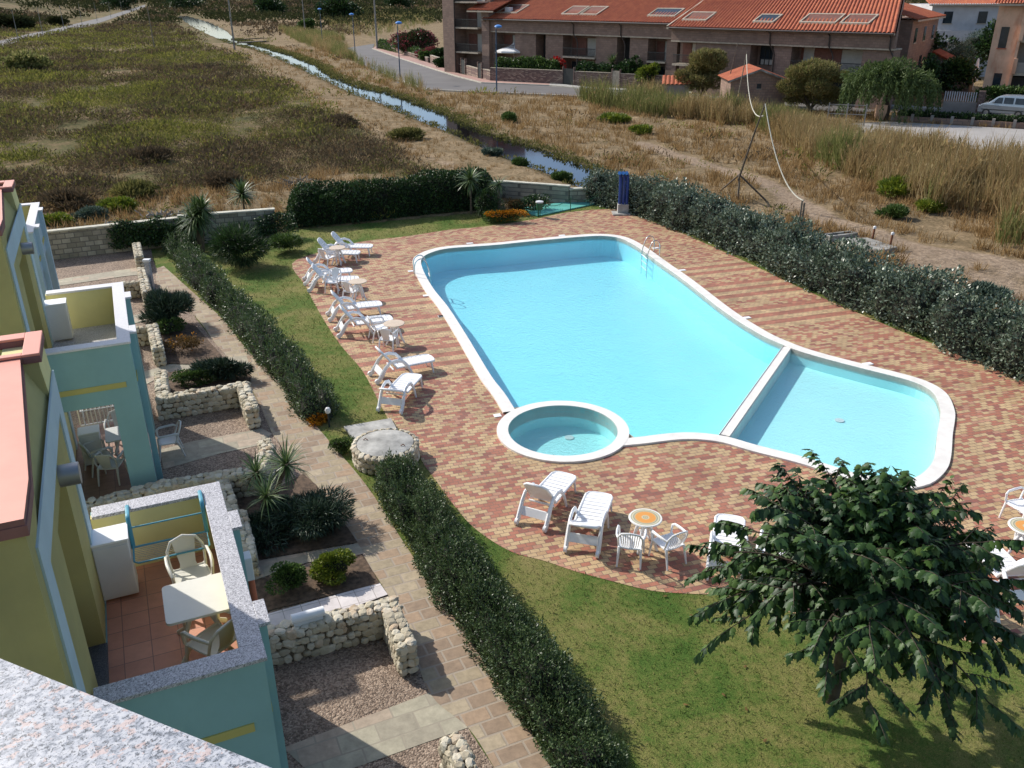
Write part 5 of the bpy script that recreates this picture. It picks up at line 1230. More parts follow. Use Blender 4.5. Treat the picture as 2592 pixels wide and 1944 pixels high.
# outdoor wall light, terracotta waste pipe, roller canopy
q=z6(1517,10,2.9);root=empty('outdoor_box',(*q,2.45),TA,'small white box lamp outside the near balcony parapet','lamp');MB().box(-.07,.09,-.12,.1,0,.4).obj('body',M_cabinet,root,bevel=.01)
q=z6(1520,120,2.6);o=MB().tube(smooth3([(-.12,0,0),(0,0,.02),(.06,0,-.05),(.07,0,-.2),(.09,0,-2.5)]),.055,12).obj('waste_pipe',M_pot,smooth=True,loc=(*q,2.6));o.rotation_euler[2]=TA;tag(o,'curved terracotta coloured waste pipe outside the near balcony','pipe')
q=z6(1915,400,.75);root=empty('white_canister',(*q,.66),TA,'short white roller lying on the nearest rubble wall','roller');MB().tube([(-.28,0,.09),(.28,0,.09)],.085,16).obj('cylinder',M_white,root,smooth=True);MB().box(-.26,.24,-.08,.05,-.05,.05).obj('base',M_cabinet,root)
q=z6(545,800,3.76);o=MB().tube([(0,0,0),(-.1,.07,.12)],.014,6).obj('red_hook',simple('red_plastic',(.4,.02,.03),.4,.05,3),loc=(*q,3.75));tag(o,'small red hook on the near end of the balcony parapet','hook')
# granite parapet of the terrace the camera stands on
za=9.3;A=at(-60,1398,za);B=at(640,1680,za);A=np.array(A);B=np.array(B);d=(B-A)/np.hypot(*(B-A));n_=np.array([d[1],-d[0]])
if n_[1]>0:n_=-n_
A-=d*1.5;B+=d*1.5;mid_=(A+B)/2
pl=[tuple(A-mid_),tuple(B-mid_),tuple(B+n_*.45-mid_),tuple(A+n_*.45-mid_)]
root=empty('terrace_parapet',(*mid_,0),0,'speckled pink and grey granite parapet in the bottom left corner','parapet')
MB().prism(pl,za-.04,za,bottom=True).obj('granite_cap',M_pinkgr,root,bevel=.006)
pl2=[tuple(A+n_*.06-mid_),tuple(B+n_*.06-mid_),tuple(B+n_*.40-mid_),tuple(A+n_*.40-mid_)]
MB().prism(pl2,0,za-.04).obj('wall',M_yel,root)
# ================================================================ red roofed row houses
EH=math.radians(-44.5);P0=np.array([35.2,85.3]);EV=np.array([math.cos(EH),math.sin(EH)]);BV=np.array([-math.sin(EH),math.cos(EH)])
def roof(name,par,x0,x1,y0,y1,z0,z1,pitch=.40,amp=.06,th=.18,mat=None,skew=(0,0)):
    mb=MB();n=int((x1-x0)/pitch);K=6;pr_=[]
    for i in range(n*K+1):
        x=x0+(x1-x0)*i/(n*K);w=abs(math.sin(math.pi*i/K));pr_.append((x,amp*2.2*w))
    for x,h in pr_:
        sk=skew[0]+(skew[1]-skew[0])*(x-x0)/(x1-x0);mb.v+= [(x,y0,z0+h),(x-sk*(y1-y0),y1,z1+h)]
    for i in range(len(pr_)-1): mb.f.append((2*i,2*i+2,2*i+3,2*i+1));mb.m.append(0)
    mb.box(x0,x1,y0+.02,y0+.06,z0-th,z0-.005,1)
    return mb.obj(name,[mat or M_roof,M_trim],par)
def skylight(par,x0,x1,ya,yb,z0,sl,ac=False,open_=False,name='roof_window'):
    mb=MB();w=.16
    def zz(y): return z0+sl*y+.14
    def fr(xa,xb,y_a,y_b,m=0):
        mb.add([(xa,y_a,zz(y_a)),(xb,y_a,zz(y_a)),(xb,y_b,zz(y_b)),(xa,y_b,zz(y_b)),(xa,y_a,zz(y_a)-.3),(xb,y_a,zz(y_a)-.3),(xb,y_b,zz(y_b)-.3),(xa,y_b,zz(y_b)-.3)],[(0,1,2,3),(0,4,5,1),(1,5,6,2),(2,6,7,3),(3,7,4,0)],m)
    fr(x0,x1,ya,ya+w);fr(x0,x1,yb-w,yb);fr(x0,x0+w,ya+w,yb-w);fr(x1-w,x1,ya+w,yb-w)
    o=mb.obj(name,M_trim,par)
    m2=MB().add([(x0+w,ya+w,zz(ya)-.12),(x1-w,ya+w,zz(ya)-.12),(x1-w,yb-w,zz(yb)-.1),(x0+w,yb-w,zz(yb)-.1)],[(0,1,2,3)]);m2.obj('pane',M_brown if not open_ else M_glass,o)
    if ac: MB().box((x0+x1)/2-.6,(x0+x1)/2+.3,ya+.3,ya+.9,zz(ya)-.05,zz(ya)+.6).obj('air_conditioner',M_cabinet,o)
def row(name,org,x0,x1,eave,ov,label,feats,roofd=9.5,rise=3.6,sky=[],skew=(0,0)):
    K0,K1=skew
    root=empty(name,(*org,0),EH,label,'row house')
    MB().prism([(x0,1.9),(x1-K1*1.9,1.9),(x1-K1*14,14),(x0,14)],-.2,eave-.2).obj('wall',M_brickA,root)
    MB().box(x0,x1,0,.5,ov,eave-.15).obj('upper_wall_band',M_brickA,root)
    MB().box(x0,x1,.002,1.898,ov-.14,ov-.003).obj('band_soffit',M_trim,root)
    sl=rise/roofd
    roof('roof',root,x0-.3,x1+.1,-.55,roofd,eave-.1,eave-.1+rise+.2,skew=skew)
    mb=MB();mb.add([(x1,0,eave-.2),(x1-K1*roofd,roofd,eave-.2),(x1-K1*roofd,roofd,eave+rise-.1)],[(0,1,2)]);mb.obj('gable_wall',M_brickA,root)
    MB().box(x0-.3,x0+.02,-.6,roofd,eave-.3,eave-.12).obj('verge',M_trim,root)
    mb=MB();mb.add([(x0-.35,-.6,eave),(x0-.1,-.6,eave+.05),(x0-.1,roofd,eave+rise+.2),(x0-.35,roofd,eave+rise+.15)],[(0,1,2,3)]);mb.obj('roof_edge_strip',M_trim,root)
    MB().prism([(x0,roofd),(x1-K1*roofd-.05,roofd),(x1-K1*14.2,14.2),(x0,14.2)],eave-1,eave+rise).obj('rear_wall',M_brickA,root)
    MB().tube([(x0,-.62,eave-.16),(x1,-.62,eave-.16)],.09,8).obj('gutter',M_pipe,root)
    for f in feats:
        k=f[0]
        if k=='pier': MB().box(f[1],f[2],.35,1.9,0,ov-.14).obj('pier',M_brickA,root)
        elif k=='entry':
            MB().box(f[1],f[2],1.86,1.9,0,ov-.2).obj('entry_shade',M_dark,root);
            o=MB().box((f[1]+f[2])/2-.1,f[2]-.05,1.78,1.85,.1,2.3).obj('door',M_brown,root)
            MB().box((f[1]+f[2])/2-.1,f[2]-.05,1.78,1.85,3.2,4.9).obj('window',M_curtain,root)
        elif k=='balc':
            a,b=f[1],f[2];o=MB().box(a,b,.2,1.9,2.85,3.05).obj('balcony_slab',M_trim,root)
            mb=MB();
            for i in range(int((b-a)/.12)): mb.box(a+.06+i*.12,a+.09+i*.12,.24,.26,3.05,3.95)
            mb.box(a,b,.22,.28,3.95,4.02);mb.obj('railing',M_rail,root)
            MB().box(a+.2,a+(b-a)*.48,1.82,1.88,3.08,5.1).obj('shutter',M_brown,root);MB().box(a+(b-a)*.52,b-.3,1.82,1.88,3.08,5.1).obj('window',M_curtain,root)
            MB().box(a+.2,b-.2,1.82,1.88,.1,2.3).obj('ground_floor_window',M_glass,root)
        elif k=='win':
            o=MB().box(f[1],f[2],1.8,1.86,f[3],f[4]).obj('window',M_glass,root);mb=MB()
            for i in range(5): x=f[1]+(f[2]-f[1])*i/4;mb.box(x-.03,x+.03,1.72,1.78,f[3],f[4])
            mb.box(f[1],f[2],1.72,1.78,f[3]+.6,f[3]+.66);mb.box(f[1],f[2],1.72,1.78,f[4],f[4]+.06);mb.obj('bars',M_rail,o)
            MB().box(f[1]+.1,f[2]-.1,1.79,1.8,f[3]+.05,f[3]+.55).obj('pane',M_curtain,o)
        elif k=='door': MB().box(f[1],f[2],1.8,1.88,f[3],f[4]).obj('shutter',f[5],root)
        elif k=='pipe': MB().tube([(f[1],-.5,eave-.2),(f[1],-.1,eave-.5),(f[1],-.08,ov+.1),(f[1]+.3,.25,ov-.6),(f[1]+.45,.28,ov-1.),(f[1]+.45,.28,0)],.07,8).obj('downpipe',M_pipe,root)
        elif k=='ac': o=MB().box(f[1],f[1]+.9,.1,.4,f[2],f[2]+.65,0).obj('air_conditioner',M_cabinet,root);MB().lathe([(.22,0),(.22,.02),(0,.02)],14).obj('fan',M_rail,o,loc=(f[1]+.35,.08,f[2]+.32)).rotation_euler[0]=math.pi/2
    for q in sky: skylight(root,q[0],q[1],q[2],q[3],eave-.1+.55*(rise+.2)/(roofd+.55)+.08,(rise+.2)/(roofd+.55),*q[4:])
    return root
orgB=P0;orgA=P0+BV*1.5
row('row_house',orgA,-55.3,-24.9,7.2,5.62,'long brick row house under an orange tiled roof, left block behind the street lamps',
 [('balc',-54.,-50.4),('pier',-50.3,-46.6),('entry',-46.6,-44.9),('pier',-44.9,-42.),('balc',-41.9,-36.7),('pier',-36.7,-33.5),('entry',-33.5,-31.6),('pier',-31.6,-29.),('balc',-29.,-26.4),('pier',-26.4,-25.),('pier',-55.2,-54.),('pipe',-55.1),('pipe',-40.),('pipe',-32.7),('ac',-35.9,1.5),('ac',-30.6,1.7)],
 sky=[(-54.4,-50.6,1.0,3.4,True),(-42.9,-40.2,.9,3.2),(-39.9,-37.2,.9,3.2),(-29.8,-26.0,.9,2.9,False,True)])
row('row_house',orgB,-24.6,0,6.9,5.45,'brick row house under an orange tiled roof, right block behind the small trees',
 [('balc',-24.4,-21.6),('pier',-21.6,-17.5),('pier',-17.5,-14.9),('win',-14.5,-12.4,3.3,5.1),('pier',-12.3,-10.3),('door',-9.7,-8.6,3.0,5.2,M_curtain),('door',-8.5,-6.9,2.9,5.2,M_brown),('door',-6.7,-5.7,3.0,5.1,M_brown),('door',-4.9,-3.2,3.0,5.2,M_curtain),('balc',-10.2,-3.0),('pier',-3.,-.1),('pipe',-12.6),('pipe',-6.3),('pipe',-.4)],
 skew=(.12,.383),sky=[(-24.0,-20.9,.9,2.9),(-15.3,-12.9,.8,2.6,False,True),(-10.2,-6.4,.9,2.9),(-6.0,-3.1,.9,2.9)])
# brick tower block at the left end
root=empty('brick_tower',(*(orgA+EV*-60.5+BV*-.8),0),EH,'tall brick block with stacked balconies at the left end of the row','apartment house')
MB().box(-2.6,-.3,0,9,-.2,12).obj('side_wall',M_orange if False else M_brickA,root);MB().box(-.3,4.6,2.2,9,-.2,12).obj('recessed_wall',M_brickA,root)
for z in (2.9,6.,9.2):
    MB().box(-.3,4.2,.1,2.2,z-.2,z).obj('balcony_slab',M_trim,root);mb=MB()
    for i in range(36): mb.box(-.2+i*.12,-.17+i*.12,.15,.17,z,z+.95)
    mb.box(-.25,4.15,.13,.19,z+.95,z+1.02);mb.obj('railing',M_rail,root);MB().box(.3,1.9,2.14,2.2,z,z+2.2).obj('shutter',M_brown,root);MB().box(2.1,3.6,2.14,2.2,z,z+2.2).obj('window',M_curtain,root)
MB().tube([(-.2,.0,11.5),(-.2,-.05,0)],.08,8).obj('downpipe',M_pipe,root)
roof('roof',root,2.6,7.6,-.3,8,8.1,11.,.24);MB().box(4.6,6.0,.5,8,0,7.9).obj('annex_wall',M_brickA,root)
# garden walls before the houses
def gwall(a,b,h,label,th=.3,mat=None):
    a=np.array(a);b=np.array(b);d=b-a;L=float(np.hypot(*d));root=empty('garden_wall',(*a,0),math.atan2(d[1],d[0]),label,'wall');MB().box(0,L,0,th,-.1,h).obj('masonry',mat or M_gardenw,root);MB().box(0,L,-.03,th+.03,h,h+.06).obj('coping',M_trim,root)
gwall(zI(262,297),zI(572,388),.7,'low stone banded garden wall sloping down beside the pink pavement, far stretch')
gwall(zI(588,392),zI(780,458),1.15,'stone banded garden wall between the first and second gate posts')
gwall(zI(805,464),zI(885,490),1.2,'short stone banded wall between two dark gates')
gwall(zI(905,492),zI(960,506),1.25,'short stone banded wall at the street corner')
gwall(zI(962,506),zI(1410,528),1.6,'brick garden wall under the planted hedge with the white parasol behind')
gwall(zI(1480,533),zI(1712,545),1.6,'brick garden wall right of the black gate')
gwall(zI(1765,549),zI(1885,556),1.6,'brick garden wall between the grey gate and the dark gate')
gwall(zI(1965,560),zI(2080,567),1.6,'brick garden wall right of the dark gate, next to the small hut')
for i,(a,b,l) in enumerate((((780,460),(803,466),'dark gate post opening on the sloping pavement, left one'),((884,490),(904,494),'dark gate opening on the sloping pavement, right one'),((1412,528),(1475,533),'black iron gate in the brick garden wall'),((1716,546),(1760,549),'pale arched gate in the brick garden wall'),((1890,556),(1962,560),'dark red gate near the small hut'))):
    A=np.array(zI(*a));B=np.array(zI(*b));d=B-A;L=float(np.hypot(*d));root=empty('garden_gate',(*A,0),math.atan2(d[1],d[0]),l,'gate')
    MB().box(0,L,.05,.12,.05,1.9).obj('panel',M_trim if i==3 else (M_brown if i==4 else M_rail),root);MB().box(-.12,0,0,.3,0,2.1).box(L,L+.12,0,.3,0,2.1).obj('post',M_gardenw,root)
# shrubs of those gardens
GB=[((640,330),(2.2,1.2,1.),'dark',' dark green shrub by the tower, left of the little tree'),((740,360),(1.6,1.2,1.4),'green','rounded green shrub beneath the tower balconies'),((880,385),(2.4,1.8,2.3),'green','bright leafy garden tree in front of the tower annex'),((560,330),(1.6,1.,.7),'green','low pale shrub behind the sloping wall'),((680,372),(1.8,1.,.7),'dark','low shrub left of the first gate post')]
for i,(q,r,k,l) in enumerate(GB): bush('garden_shrub',zI(q[0],q[1]+50),r,1500,.35,.25,L_green if k=='green' else L_dark,l.strip(),lumps=10,seed=60+i)
bush('oleander',zI(500,345),(5.2,3.,2.4),5200,.4,.2,L_dark,'big dark red flowering oleander bush at the bend of the street','shrub',lumps=18,seed=70,flower=(L_pink,2600,.35))
bush('bougainvillea',zI(600,372),(2.8,1.4,1.1),900,.3,.2,L_green,'bright pink flowering bush right of the big oleander','shrub',lumps=10,seed=71,flower=(L_pink,1700,.35))
hedge('hedge',[zI(275,300),zI(440,340),zI(520,362)],1.4,1.5,3500,.3,.2,L_green,'low bright hedge behind the far end of the sloping wall',seed=31)
hedge('hedge',[zI(990,500),zI(1180,508),zI(1390,520)],1.6,2.5,7000,.28,.18,L_green,'trimmed green hedge rising above the brick wall in front of the parasol',seed=32)
hedge('hedge',[zI(1490,525),zI(1700,538),zI(1880,550)],1.5,2.4,6000,.28,.18,L_dark,'dark green hedge above the brick wall right of the black gate',seed=33)
bush('garden_shrub',zI(1940,560),(1.5,1.2,1.6),1500,.3,.2,L_lime,'yellow flowering shrub above the garden wall near the hut',lumps=9,seed=72)
bush('garden_shrub',zI(1850,548),(1.6,1.2,1.9),1600,.3,.2,L_dark,'dark shrub behind the wall left of the yellow flowering one',lumps=9,seed=73)
pz=zI(1715,535);sword_plant('spiky_palm',pz,[(0,0,2.6)],'small palm standing before the row house wall',70,1.5,.16,seed=12)
bush('red_flower_bush',zI(1380,515),(.9,.7,1.6),600,.3,.2,L_dark,'small bush topped with red flowers at the black gate',lumps=6,seed=74,flower=(M_flower_red,300,.3))
# parasols
def parasol(p,r,h,label,closed=False):
    root=empty('parasol',(*p,0),0,label,'parasol');MB().tube([(0,0,0),(0,0,h)],.05,8).obj('pole',M_white,root)
    if closed: MB().lathe([(.12,h*.25),(.38,h*.3),(.3,h*.6),(.12,h*.95),(0,h)],10).obj('canopy',M_white,root,smooth=True)
    else:
        MB().lathe([(r,h-.75),(r,h-.95),(r-.02,h-.75),(r*.5,h-.35),(0,h)],8).obj('canopy',M_white,root);MB().lathe([(.5,h-.12),(0,h+.25)],8).obj('vent',M_cabinet,root)
parasol(zI(1110,475),2.4,4.0,'open white garden parasol behind the hedge of the row house')
# street lamps
def lamp_proto():
    root=empty('street_lamp',(0,0,0));MB().tube([(0,0,0),(0,0,3.5),(0,0,6.75)],[.085,.07,.05],8).obj('pole',M_lampp,root,smooth=True)
    MB().tube([(0,0,6.7),(.12,-.05,6.9),(.3,-.1,6.95)],.035,6).obj('arm',M_lampp,root)
    mb=MB().lathe([(0,-.16),(.25,-.12),(.42,0),(.36,.12),(.15,.2),(0,.22)],14,c=(.25,-.1,6.95));mb.obj('lamp_head',M_lblue,root,smooth=True);MB().lathe([(.3,-.02),(.34,.0),(.3,.02)],12,c=(.25,-.1,6.83)).obj('glass',M_cabinet,root)
    MB().box(-.35,.35,-.35,.35,-.1,.12).obj('base',M_conc,root);return root
lp=lamp_proto();proto_kids(lp)
for i,(p,l) in enumerate(((at(1073,201),'blue street lamp standing in front of the white parasol'),(at(865,179),'blue street lamp at the street kerb left of the oleander'),(at(768,124),'distant blue street lamp left of the grey utility pole'),(zH(180,560),'blue street lamp rising behind the round bushy tree'),(at(697,95),'faraway blue street lamp among the reeds'))):
    o=lp if i==0 else copy_tree(lp);o.location=(*p,gz(*p));o.rotation_euler=(0,0,i*1.3);tag(o,l,'street lamp','blue street lamps along the road')
def upole(p,h,r,label,mat=M_polew,lean=0,cross=False):
    z=gz(*p);root=empty('utility_pole',(*p,z),0,label,'pole');MB().tube([(0,0,-.3),(lean*h,0,h)],[r,r*.65],8).obj('shaft',mat,root,smooth=True)
    if cross: MB().box(lean*h-.6,lean*h+.6,-.05,.05,h-.5,h-.4).obj('crossarm',mat,root)
upole(at(815,106),11,.2,'grey utility pole beside the end of the pink pavement')
upole(at(507,108),11.5,.2,'tall grey utility pole left of the canal',M_concd,cross=True)
upole(zJ(962,300),8,.14,'pale leaning pole in the middle of the wild field',M_woodl,lean=-.02)
upole(zJ(1900,210),10,.16,'pale pole right of the far canal bank')
for i,q in enumerate(((400,185),(512,155),(605,132),(690,108),(762,92),(270,230),(118,265))): upole(zJ(*q),7.,.09,['thin pole on the far road, third from the left','thin pole on the far road, fourth from the left','thin pole on the far road, fifth from the left','thin pole on the far road, sixth from the left','thin pole on the far road, farthest right','thin pole on the far road, second from the left','thin pole on the far road, leftmost'][i])
# shed, hut
a=np.array(zH(372,690));b=np.array(zH(716,690));d=b-a;L=float(np.hypot(*d));root=empty('brick_shed',(*a,0),math.atan2(d[1],d[0]),'small brick shed with a low orange tiled gable roof','shed')
MB().box(0,L,0,5,-.2,2.75).add([(0,0,2.75),(L,0,2.75),(L/2,0,3.65),(0,5,2.75),(L,5,2.75),(L/2,5,3.65)],[(0,1,2),(3,5,4)]).obj('wall',M_brickS,root)
for sx in (0,1):
    mb=MB();n=11;
    for i in range(n*6+1):
        y=-.35+5.7*i/(n*6);w=.07*abs(math.sin(math.pi*i/6))
        mb.v+=[((-.35 if sx==0 else L+.35),y,2.72+w),(L/2,y,3.78+w)]
    for i in range(n*6): mb.f.append((2*i,2*i+1,2*i+3,2*i+2));mb.m.append(0)
    mb.obj('roof',M_roof,root)
mb=MB();mb.add([(-.35,-.36,2.55),(L/2,-.36,3.6),(L+.35,-.36,2.55),(L+.35,-.36,2.72),(L/2,-.36,3.78),(-.35,-.36,2.72)],[(0,1,4,5),(1,2,3,4)]);mb.obj('gable_trim',M_concd,root)
w_=MB().box(L*.5-.15,L*.5+.25,-.03,.0,2.0,2.45).obj('window',M_glass,root);MB().box(L*.5-.2,L*.5+.3,-.04,-.03,1.95,2.0).obj('sill',M_trim,w_)
a=zI(2035,625);root=empty('small_hut',(*a,0),math.radians(-10),'little pale hut with a ribbed tiled roof beside the street','hut')
MB().box(0,2.6,0,2,-.2,1.6).obj('wall',M_greyw,root)
mb=MB();
for i in range(43):
    x=-.2+3.*i/42;w=.09*abs(math.sin(math.pi*i/6));mb.v+=[(x,-.25,1.6+w),(x,2.2,2.25+w)]
for i in range(42): mb.f.append((2*i,2*i+2,2*i+3,2*i+1));mb.m.append(0)
mb.obj('roof',M_roof,root)
# car park boundary wall with posts
a=np.array(zH(1392,750));b=np.array(zH(2420,812));d=b-a;L=float(np.hypot(*d));root=empty('low_block_wall',(*a,0),math.atan2(d[1],d[0]),'low dark hedge filled wall with pale posts between the street and the car park','wall')
MB().box(0,L,0,.25,-.1,.42).obj('masonry',M_brickS,root)
for k in range(9): MB().box(k*L/8-.12,k*L/8+.12,-.04,.29,0,.62).obj('post',M_greyw,root)
hedge('hedge',[tuple(a+d*.03+np.array([.2,.5])),tuple(a+d*.98+np.array([.2,.5]))],.5,.75,3500,.2,.13,L_dark,'thin dark hedge behind the low wall of the car park',seed=34)
# gates to the car park
g1=zH(985,772);g2=zH(1215,782);A=np.array(g1);B=np.array(g2);d=B-A;L=float(np.hypot(*d));root=empty('mesh_gate',(*A,0),math.atan2(d[1],d[0]),'double wire mesh gate at the corner of the car park','gate')
for x in (0,L/2,L): MB().box(x-.05,x+.05,-.05,.05,0,1.75).obj('post',M_polew,root)
MB().box(0,L,-.02,.02,1.6,1.65).box(0,L,-.02,.02,.85,.9).box(0,L,-.02,.02,.1,.15).obj('rail',M_polew,root)
mb=MB()
for k in range(int(L/.25)): mb.box(k*.25,k*.25+.012,-.006,.006,.1,1.65)
mb.obj('mesh',M_polew,root)
q=zH(1310,745);o=MB().box(-.4,.5,-.2,.2,0,1.25).obj('gate_pillar',M_orange,loc=(*q,0),bevel=.02);tag(o,'short orange brown gate pillar under the drooping tree','pillar')
# white picket fence on a wall by the right-hand house
a=np.array(zH(1700,688));b=np.array(zH(1915,700));d=b-a;L=float(np.hypot(*d));root=empty('picket_fence',(*a,0),math.atan2(d[1],d[0]),'white picket fence on a grey wall left of the van','fence')
MB().box(0,L,0,.25,0,.85).obj('base_wall',M_greyw,root);mb=MB()
for k in range(int(L/.2)): mb.box(k*.2,k*.2+.09,.1,.14,.9,1.75)
mb.obj('pickets',M_whitew,root);MB().box(L-.1,L+.45,-.1,.4,0,1.9).obj('brick_post',M_gardenw,root)
# right-hand orange house (lit side wall, shaded balconied front)
c=np.array(zH(1925,660))+np.array([1.2,2.2]);ang=math.radians(-32);root=empty('orange_house',(*c,0),ang,'three storey orange rendered house with balconies at the right edge','house')
MB().box(0,2.4,.0,12,-.2,9.2).obj('side_wing',M_orange,root);MB().box(2.4,16,1.6,12,-.2,9.).obj('front_wall',M_greyw,root)
MB().box(2.2,2.42,-.3,0,-.1,9).obj('corner_pilaster',M_orange,root)
for z in (3.0,6.0):
    MB().box(2.42,16,-.2,1.6,z-.25,z).obj('balcony_slab',M_trim,root);MB().box(2.42,16,-.22,-.08,z,z+.95).obj('balcony_front',M_greyw,root);MB().box(2.25,2.6,-.45,-.1,z-.1,z+1.3).obj('balcony_end',M_orange,root)
    MB().box(3.6,5.8,1.55,1.6,z+.1,z+2.3).obj('shutter',M_brown,root)
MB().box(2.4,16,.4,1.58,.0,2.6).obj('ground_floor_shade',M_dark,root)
for z,x in ((5.2,.6),(1.,.8)): 
    w_=MB().box(x,x+.7,-.04,.0,z,z+1.9).obj('window',M_glass,root);MB().box(x-.08,x+.78,-.07,0,z-.1,z).obj('sill',M_pot,w_)
roof('roof',root,-.5,16.4,-1.,6,9.15,11.3,.26)
parasol(zH(1890,560),.4,3.4,'closed white parasol beside the orange house',closed=True)
bush('garden_hedge',zH(2110,680),(3.6,1.,1.15),3600,.25,.16,L_green,'leafy green hedge behind the parked van',lumps=14,seed=75)
# tiled lean-to wall
a=np.array(zH(1615,560));b=np.array(zH(1860,600));d=b-a;L=float(np.hypot(*d));root=empty('tiled_wall',(*a,0),math.atan2(d[1],d[0]),'orange tiled sloping wall among the trees left of the orange house','wall')
MB().add([(0,0,0),(L,0,0),(L,0,2.6),(0,0,4.1),(0,.4,0),(L,.4,0),(L,.4,2.6),(0,.4,4.1)],[(0,1,2,3),(5,4,7,6),(3,2,6,7),(4,0,3,7),(1,5,6,2)]).obj('wall',M_greyw,root)
MB().add([(-.1,-.25,4.15),(L,-.25,2.65),(L,.6,2.9),(-.1,.6,4.4),(-.1,-.25,3.95),(L,-.25,2.45)],[(0,1,2,3),(4,5,1,0)]).obj('tiles',M_roof,root)
# buildings behind
def farblock(a,b,z0,h,dep,label,mat,roofm=M_roof,fl=2,cat='house',ov=.6):
    a=np.array(a);b=np.array(b);d=b-a;L=float(np.hypot(*d));root=empty('distant_house',(*a,0),math.atan2(d[1],d[0]),label,cat)
    MB().box(0,L,0,dep,-.2,h).obj('wall',mat,root)
    for f in range(fl):
        z=h-2.9*(f+1)+.7;n=max(2,int(L/4))
        for k in range(n): 
            x=(k+.5)*L/n;w_=MB().box(x-.55,x+.55,-.05,0,z,z+1.4).obj('window',M_glass,root);MB().box(x-.65,x+.65,-.1,0,z-.1,z).obj('sill',M_trim,w_)
    roof('roof',root,-ov,L+ov,-ov,dep/2,h+.05,h+dep*.16,.3)
    return root
farblock((40.5,94.5),(48.5,106.5),0,7.6,9,'brick house side wall with paired windows behind the right row house',M_brickA,fl=2)
farblock((54,121),(88,118),0,8.6,10,'long house with white balconies far behind the trees, top right',M_whitew,fl=2)
o=MB().box(0,30,-1.4,-1.2,4.2,5.6).obj('white_balcony_front',M_whitew,loc=(54,121,0));o.parent=bpy.data.objects['distant_house.001'];o.location=(0,0,0)
# van
def van(p,ang,label):
    root=empty('parked_van',(*p,0),ang,label,'van');M_car=simple('silver_paint',(.42,.47,.52),.25,.04,1,metal=.5)
    W=.83
    prof=[(-2.0,.32),(2.0,.32),(2.03,.62),(1.95,.86),(1.75,1.0),(1.25,1.12),(.62,1.66),(.2,1.8),(-.9,1.84),(-1.75,1.8),(-1.97,1.5),(-2.03,.9)]
    mb=MB();n=len(prof)
    def inset(z): return .0 if z<1.0 else (z-1.0)*.16
    vs=[(x,-W+inset(z),z) for x,z in prof]+[(x,W-inset(z),z) for x,z in prof]
    mb.add(vs,[(i,n+i,n+(i+1)%n,(i+1)%n) for i in range(n)]);
    tr=tessellate_polygon([[Vector((x,z,0)) for x,z in prof]])
    for t in tr:
        a,b,c=t;up=((prof[b][0]-prof[a][0])*(prof[c][1]-prof[a][1])-(prof[b][1]-prof[a][1])*(prof[c][0]-prof[a][0]))>0
        mb.f.append((a,b,c) if up else (a,c,b));mb.m.append(0);mb.f.append((n+a,n+c,n+b) if up else (n+a,n+b,n+c));mb.m.append(0)
    mb.obj('body',M_car,root,bevel=.04)
    for s in (-1,1):
        for poly in ([(.95,1.14),(.12,1.14),(.12,1.64),(.48,1.62)],[(.02,1.14),(-.75,1.14),(-.75,1.66),(.02,1.66)],[(-.88,1.14),(-1.72,1.14),(-1.68,1.64),(-.88,1.66)]):
            vs=[(x,s*(W-inset(z)+.012),z) for x,z in poly];MB().add(vs,[(0,1,2,3) if s>0 else (3,2,1,0)]).obj('window',M_glass,root)
        for x in (1.28,-1.32):
            wh=MB().tube([(x,s*(W-.2),.32),(x,s*(W+.02),.32)],.32,20).obj('wheel',M_rail,root,smooth=True);MB().tube([(x,s*(W+.0),.32),(x,s*(W+.03),.32)],.19,16).obj('rim',M_polew,wh)
        MB().box(1.85,2.02,s*.6-.14,s*.6+.14,.72,.9).obj('headlight',M_cabinet,root,bevel=.03);MB().box(.72,.88,s*(W+.02)-.08,s*(W+.02)+.1,1.15,1.3).obj('wing_mirror',M_car,root,bevel=.02)
        MB().box(-1.7,1.7,s*(W)-.012,s*(W)+.014,.55,.62).obj('side_strip',M_rail,root)
    MB().add([(1.2,-W+.12,1.15),(1.2,W-.12,1.15),(.66,W-.16,1.63),(.66,-W+.16,1.63)],[(0,1,2,3)]).obj('windscreen',M_glass,root,loc=(.03,0,.02))
    MB().box(1.95,2.06,-.75,.75,.35,.58).obj('bumper',M_rail,root,bevel=.03);return root
vf=np.array(zH(1975,722));vr=np.array(zH(2190,737));c=(vf+vr)/2+np.array([.35,.75]);van(tuple(c),math.atan2(*(vf-vr)[::-1]),'silver compact van parked in the street at the right edge')
